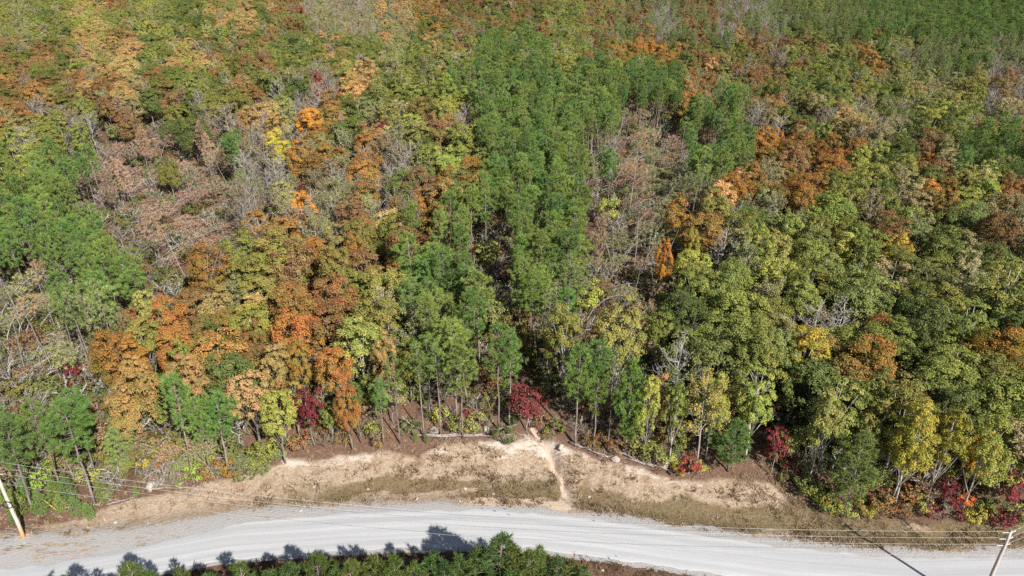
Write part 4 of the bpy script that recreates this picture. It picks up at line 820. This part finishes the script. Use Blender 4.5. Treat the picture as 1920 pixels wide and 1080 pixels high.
pole(PN, 'grey wooden pole farther along the wires past the right bend', arms=(-dirs[1],))
def wire(a, b, sag, label, r=0.011):
    n = 60; t = np.linspace(0, 1, n)[:, None]; P = a + (b - a) * t; P[:, 2] -= (4 * sag * t * (1 - t))[:, 0]; g = Geo(); tube(g, P, r, 6); o = bpy.data.objects.new('power_line', g.mesh('power_line', M_WIRE, True, False)); ROOT.objects.link(o); o['label'] = label; o['category'] = 'wire'; o['group'] = 'wires strung between the poles'
names = ['topmost', 'second highest', 'third highest', 'lowest']
for z, nm in zip(WZ, names):
    off = 0.72 if z > 8 else 0.16; zl = np.array([0, 0, z - 0.03])
    wire(PL + zl + dirs[0] * off, PR + zl - dirs[0] * off, 2.6, nm + ' wire spanning the clearing between the two poles')
    wire(PR + zl + dirs[1] * off, PN + zl - dirs[1] * off, 1.0, nm + ' wire leaving the right pole away from the road')
    if z > 8:
        a = np.linspace(0, 1, 14)[:, None]; A = PR + zl - dirs[0] * off; B = PR + zl + dirs[1] * off; P = A + (B - A) * a; P[:, 2] -= 0.45 * np.sin(pi * a[:, 0]); P[:, :2] += np.array([-0.12, 0.3]) * np.sin(pi * a)
        g = Geo(); tube(g, P, 0.014, 5); o = bpy.data.objects.new('jumper_wire', g.mesh('jumper_wire', M_WIRE, True, False)); ROOT.objects.link(o); o['label'] = nm + ' jumper looping round the head of the right pole'; o['category'] = 'wire'; o['group'] = 'jumpers on the right pole'
# yellow guy guards down in the pine saplings
for n, (pa, pb) in enumerate([((84, 955), (108, 964)), ((104, 936), (117, 945))]):
    a = np.array(march(*pa, f=land)); b = np.array(march(*pb, f=land)); g = Geo(); tube(g, [a + [0, 0, 1.9], (a + b) / 2 + [0, 0, 1.25], b + [0, 0, 0.7]], 0.05, 6)
    o = bpy.data.objects.new('guy_guard', g.mesh('guy_guard', M_YELLOW, True, False)); ROOT.objects.link(o); o['label'] = ('longer' if n == 0 else 'shorter upper') + ' yellow plastic guy guard among the pine saplings'; o['category'] = 'guy guard'; o['group'] = 'yellow guy guards'

# ------------------------------------------------------------------ logs, rocks and cut stems
def log(pa, pb, r, label, lift=(0.0, 0.0), mat=None):
    a = np.array(march(*pa, f=land)); b = np.array(march(*pb, f=land)); n = 9; P = wander(a, b, n, 0.06, np.random.default_rng(int(pa[0] * 3 + pa[1])))
    for k in range(n): P[k, 2] = float(land(P[k, 0], P[k, 1])) + r * 0.7 + lift[0] + (lift[1] - lift[0]) * k / (n - 1)
    g = Geo(); tube(g, P, np.linspace(r, r * 0.6, n) * np.random.default_rng(3).uniform(0.9, 1.1, n), 8)
    rng = np.random.default_rng(int(pb[0]))
    e = thing('fallen_log', tuple(a), label, 'log', 'logs along the top of the clearing'); g.mapv(lambda V: V - a); part('trunk', g, mat or M_LOG, e)
    for q in range(4):
        k = rng.integers(2, n - 1); c = P[k] - a; d = unit(rng.normal(size=3) + np.array([0, 0, 0.7])); g = Geo(); tube(g, [c, c + d * rng.uniform(0.4, 1.1)], [r * 0.35, 0.015], 5); part('branch_stub', g, mat or M_LOG, e)
for pa, pb, r, lab, lf in [((775, 818), (905, 819), 0.17, 'longest grey log lying level above the clearing', (0.2, 0.3)), ((800, 822), (960, 820), 0.12, 'thin grey log lying just before the longest level log', (0.25, 0.35)), ((912, 815), (972, 802), 0.14, 'grey log pointing up towards the crimson tree', (0.2, 0.6)), ((755, 800), (790, 812), 0.11, 'short grey log propped behind the level logs', (1.6, 0.2)), ((968, 815), (998, 822), 0.09, 'small log ending at the gully head', (0.1, 0.1)),
        ((1068, 832), (1140, 860), 0.16, 'upper grey log right of the gully', (0.15, 0.1)), ((1120, 856), (1178, 862), 0.09, 'thin pale log beside the white stump', (0.1, 0.1)), ((1138, 842), (1225, 878), 0.15, 'long dark log sloping along the edge of the right trees', (0.2, 0.15)), ((1175, 862), (1260, 884), 0.11, 'lower dark log continuing to the right trees', (0.1, 0.1)),
        ((262, 921), (402, 917), 0.09, 'long thin grey stem lying above the left verge', (0.2, 0.15)), ((292, 917), (342, 868), 0.17, 'split grey trunk leaning up from the white rock', (0.1, 1.7)), ((300, 913), (338, 872), 0.12, 'thinner split trunk leaning behind the white rock', (0.1, 1.4)), ((330, 931), (372, 924), 0.06, 'short pale stick on the left verge', (0.05, 0.05)), ((120, 958), (188, 948), 0.07, 'thin grey stem beside the pine saplings', (0.3, 0.2)), ((200, 948), (252, 934), 0.09, 'pale stem lying along the left bank', (0.1, 0.1)),
        ((1000, 770), (1040, 806), 0.12, 'log in the shade alongside the gully head', (0.2, 0.2)), ((1225, 655), (1262, 668), 0.16, 'pale log on the ground near the twin white trunks', (0.4, 0.4)), ((1215, 672), (1255, 684), 0.14, 'second pale log below the twin white trunks', (0.4, 0.3)), ((0, 735), (110, 690), 0.16, 'long grey stem sweeping through the flattened pines', (0.6, 2.2)), ((30, 740), (125, 708), 0.13, 'lower grey stem sweeping through the flattened pines', (0.5, 1.8)), ((110, 742), (140, 735), 0.12, 'short grey stem below the flattened pines', (0.8, 1.0))]:
    log(pa, pb, r, lab, lf)
def rock(px, py, r, label, fl=0.6, mat=None):
    x, y, z = march(px, py, f=land); bpy_m = bpy.data.meshes.new('rock'); import bmesh
    bm = bmesh.new(); bmesh.ops.create_icosphere(bm, subdivisions=3, radius=1.0); rng = np.random.default_rng(int(px)); ph = rng.random(9) * 6
    pl = [(unit(rng.normal(size=3)), rng.uniform(0.6, 0.9)) for _ in range(9)]
    for v in bm.verts:
        c = np.array(v.co)
        for nrm, dd in pl:
            k = c @ nrm
            if k > dd: c = c - nrm * (k - dd) * 0.9
        c = c * (1 + 0.10 * sin(5 * c[0] + ph[0]) * sin(4 * c[1] + ph[1]) + 0.06 * sin(9 * c[2] + ph[2])); v.co = (c[0] * r, c[1] * r * 0.75, c[2] * r * fl)
    bm.to_mesh(bpy_m); bm.free(); bpy_m.materials.append(mat or M_ROCK); o = bpy.data.objects.new('rock', bpy_m); o.location = (x, y, z + r * fl * 0.3); o.rotation_euler = (0.1, 0.15, rng.random() * 6); ROOT.objects.link(o); o['label'] = label; o['category'] = 'rock'; o['group'] = 'pale rocks on the verge'
for a in [(284, 912, 0.75, 'white rock at the foot of the split trunk'), (207, 905, 0.5, 'pale rock among the left bent stems'), (216, 979, 0.42, 'pale flat rock on the left gravel shoulder', 0.35), (564, 958, 0.22, 'small white stone on the left road edge'), (872, 917, 0.28, 'pale stone in the dark grass left of the gully'), (925, 926, 0.26, 'pale flat stone right of the others in the dark grass', 0.4), (862, 940, 0.2, 'small white stone above the road before the gully'), (782, 936, 0.25, 'pale stone lowest in the dark grass'), (1154, 862, 0.6, 'white boulder beside the thin pale log'), (1052, 842, 0.5, 'pale boulder at the head of the gully', 1.1), (1246, 876, 0.4, 'pale rock under the right trees'), (815, 808, 0.7, 'pale grey rock behind the level logs'), (912, 806, 0.6, 'grey rock between the logs near the crimson tree'), (1105, 932, 0.22, 'small pale stone right of the gully mouth'), (690, 918, 0.2, 'small pale stone in the straw left of centre'), (1345, 970, 0.15, 'small white stone in the right dark grass'), (1090, 930, 0.15, 'tiny pale stone next to the gully mouth'), (1130, 1070, 0.18, 'small pale stone on the near verge'), (590, 912, 0.3, 'pale stone at the left of the straw bank', 0.4), (405, 921, 0.3, 'pale stone near the lone thin stem', 0.4)]:
    rock(*a)
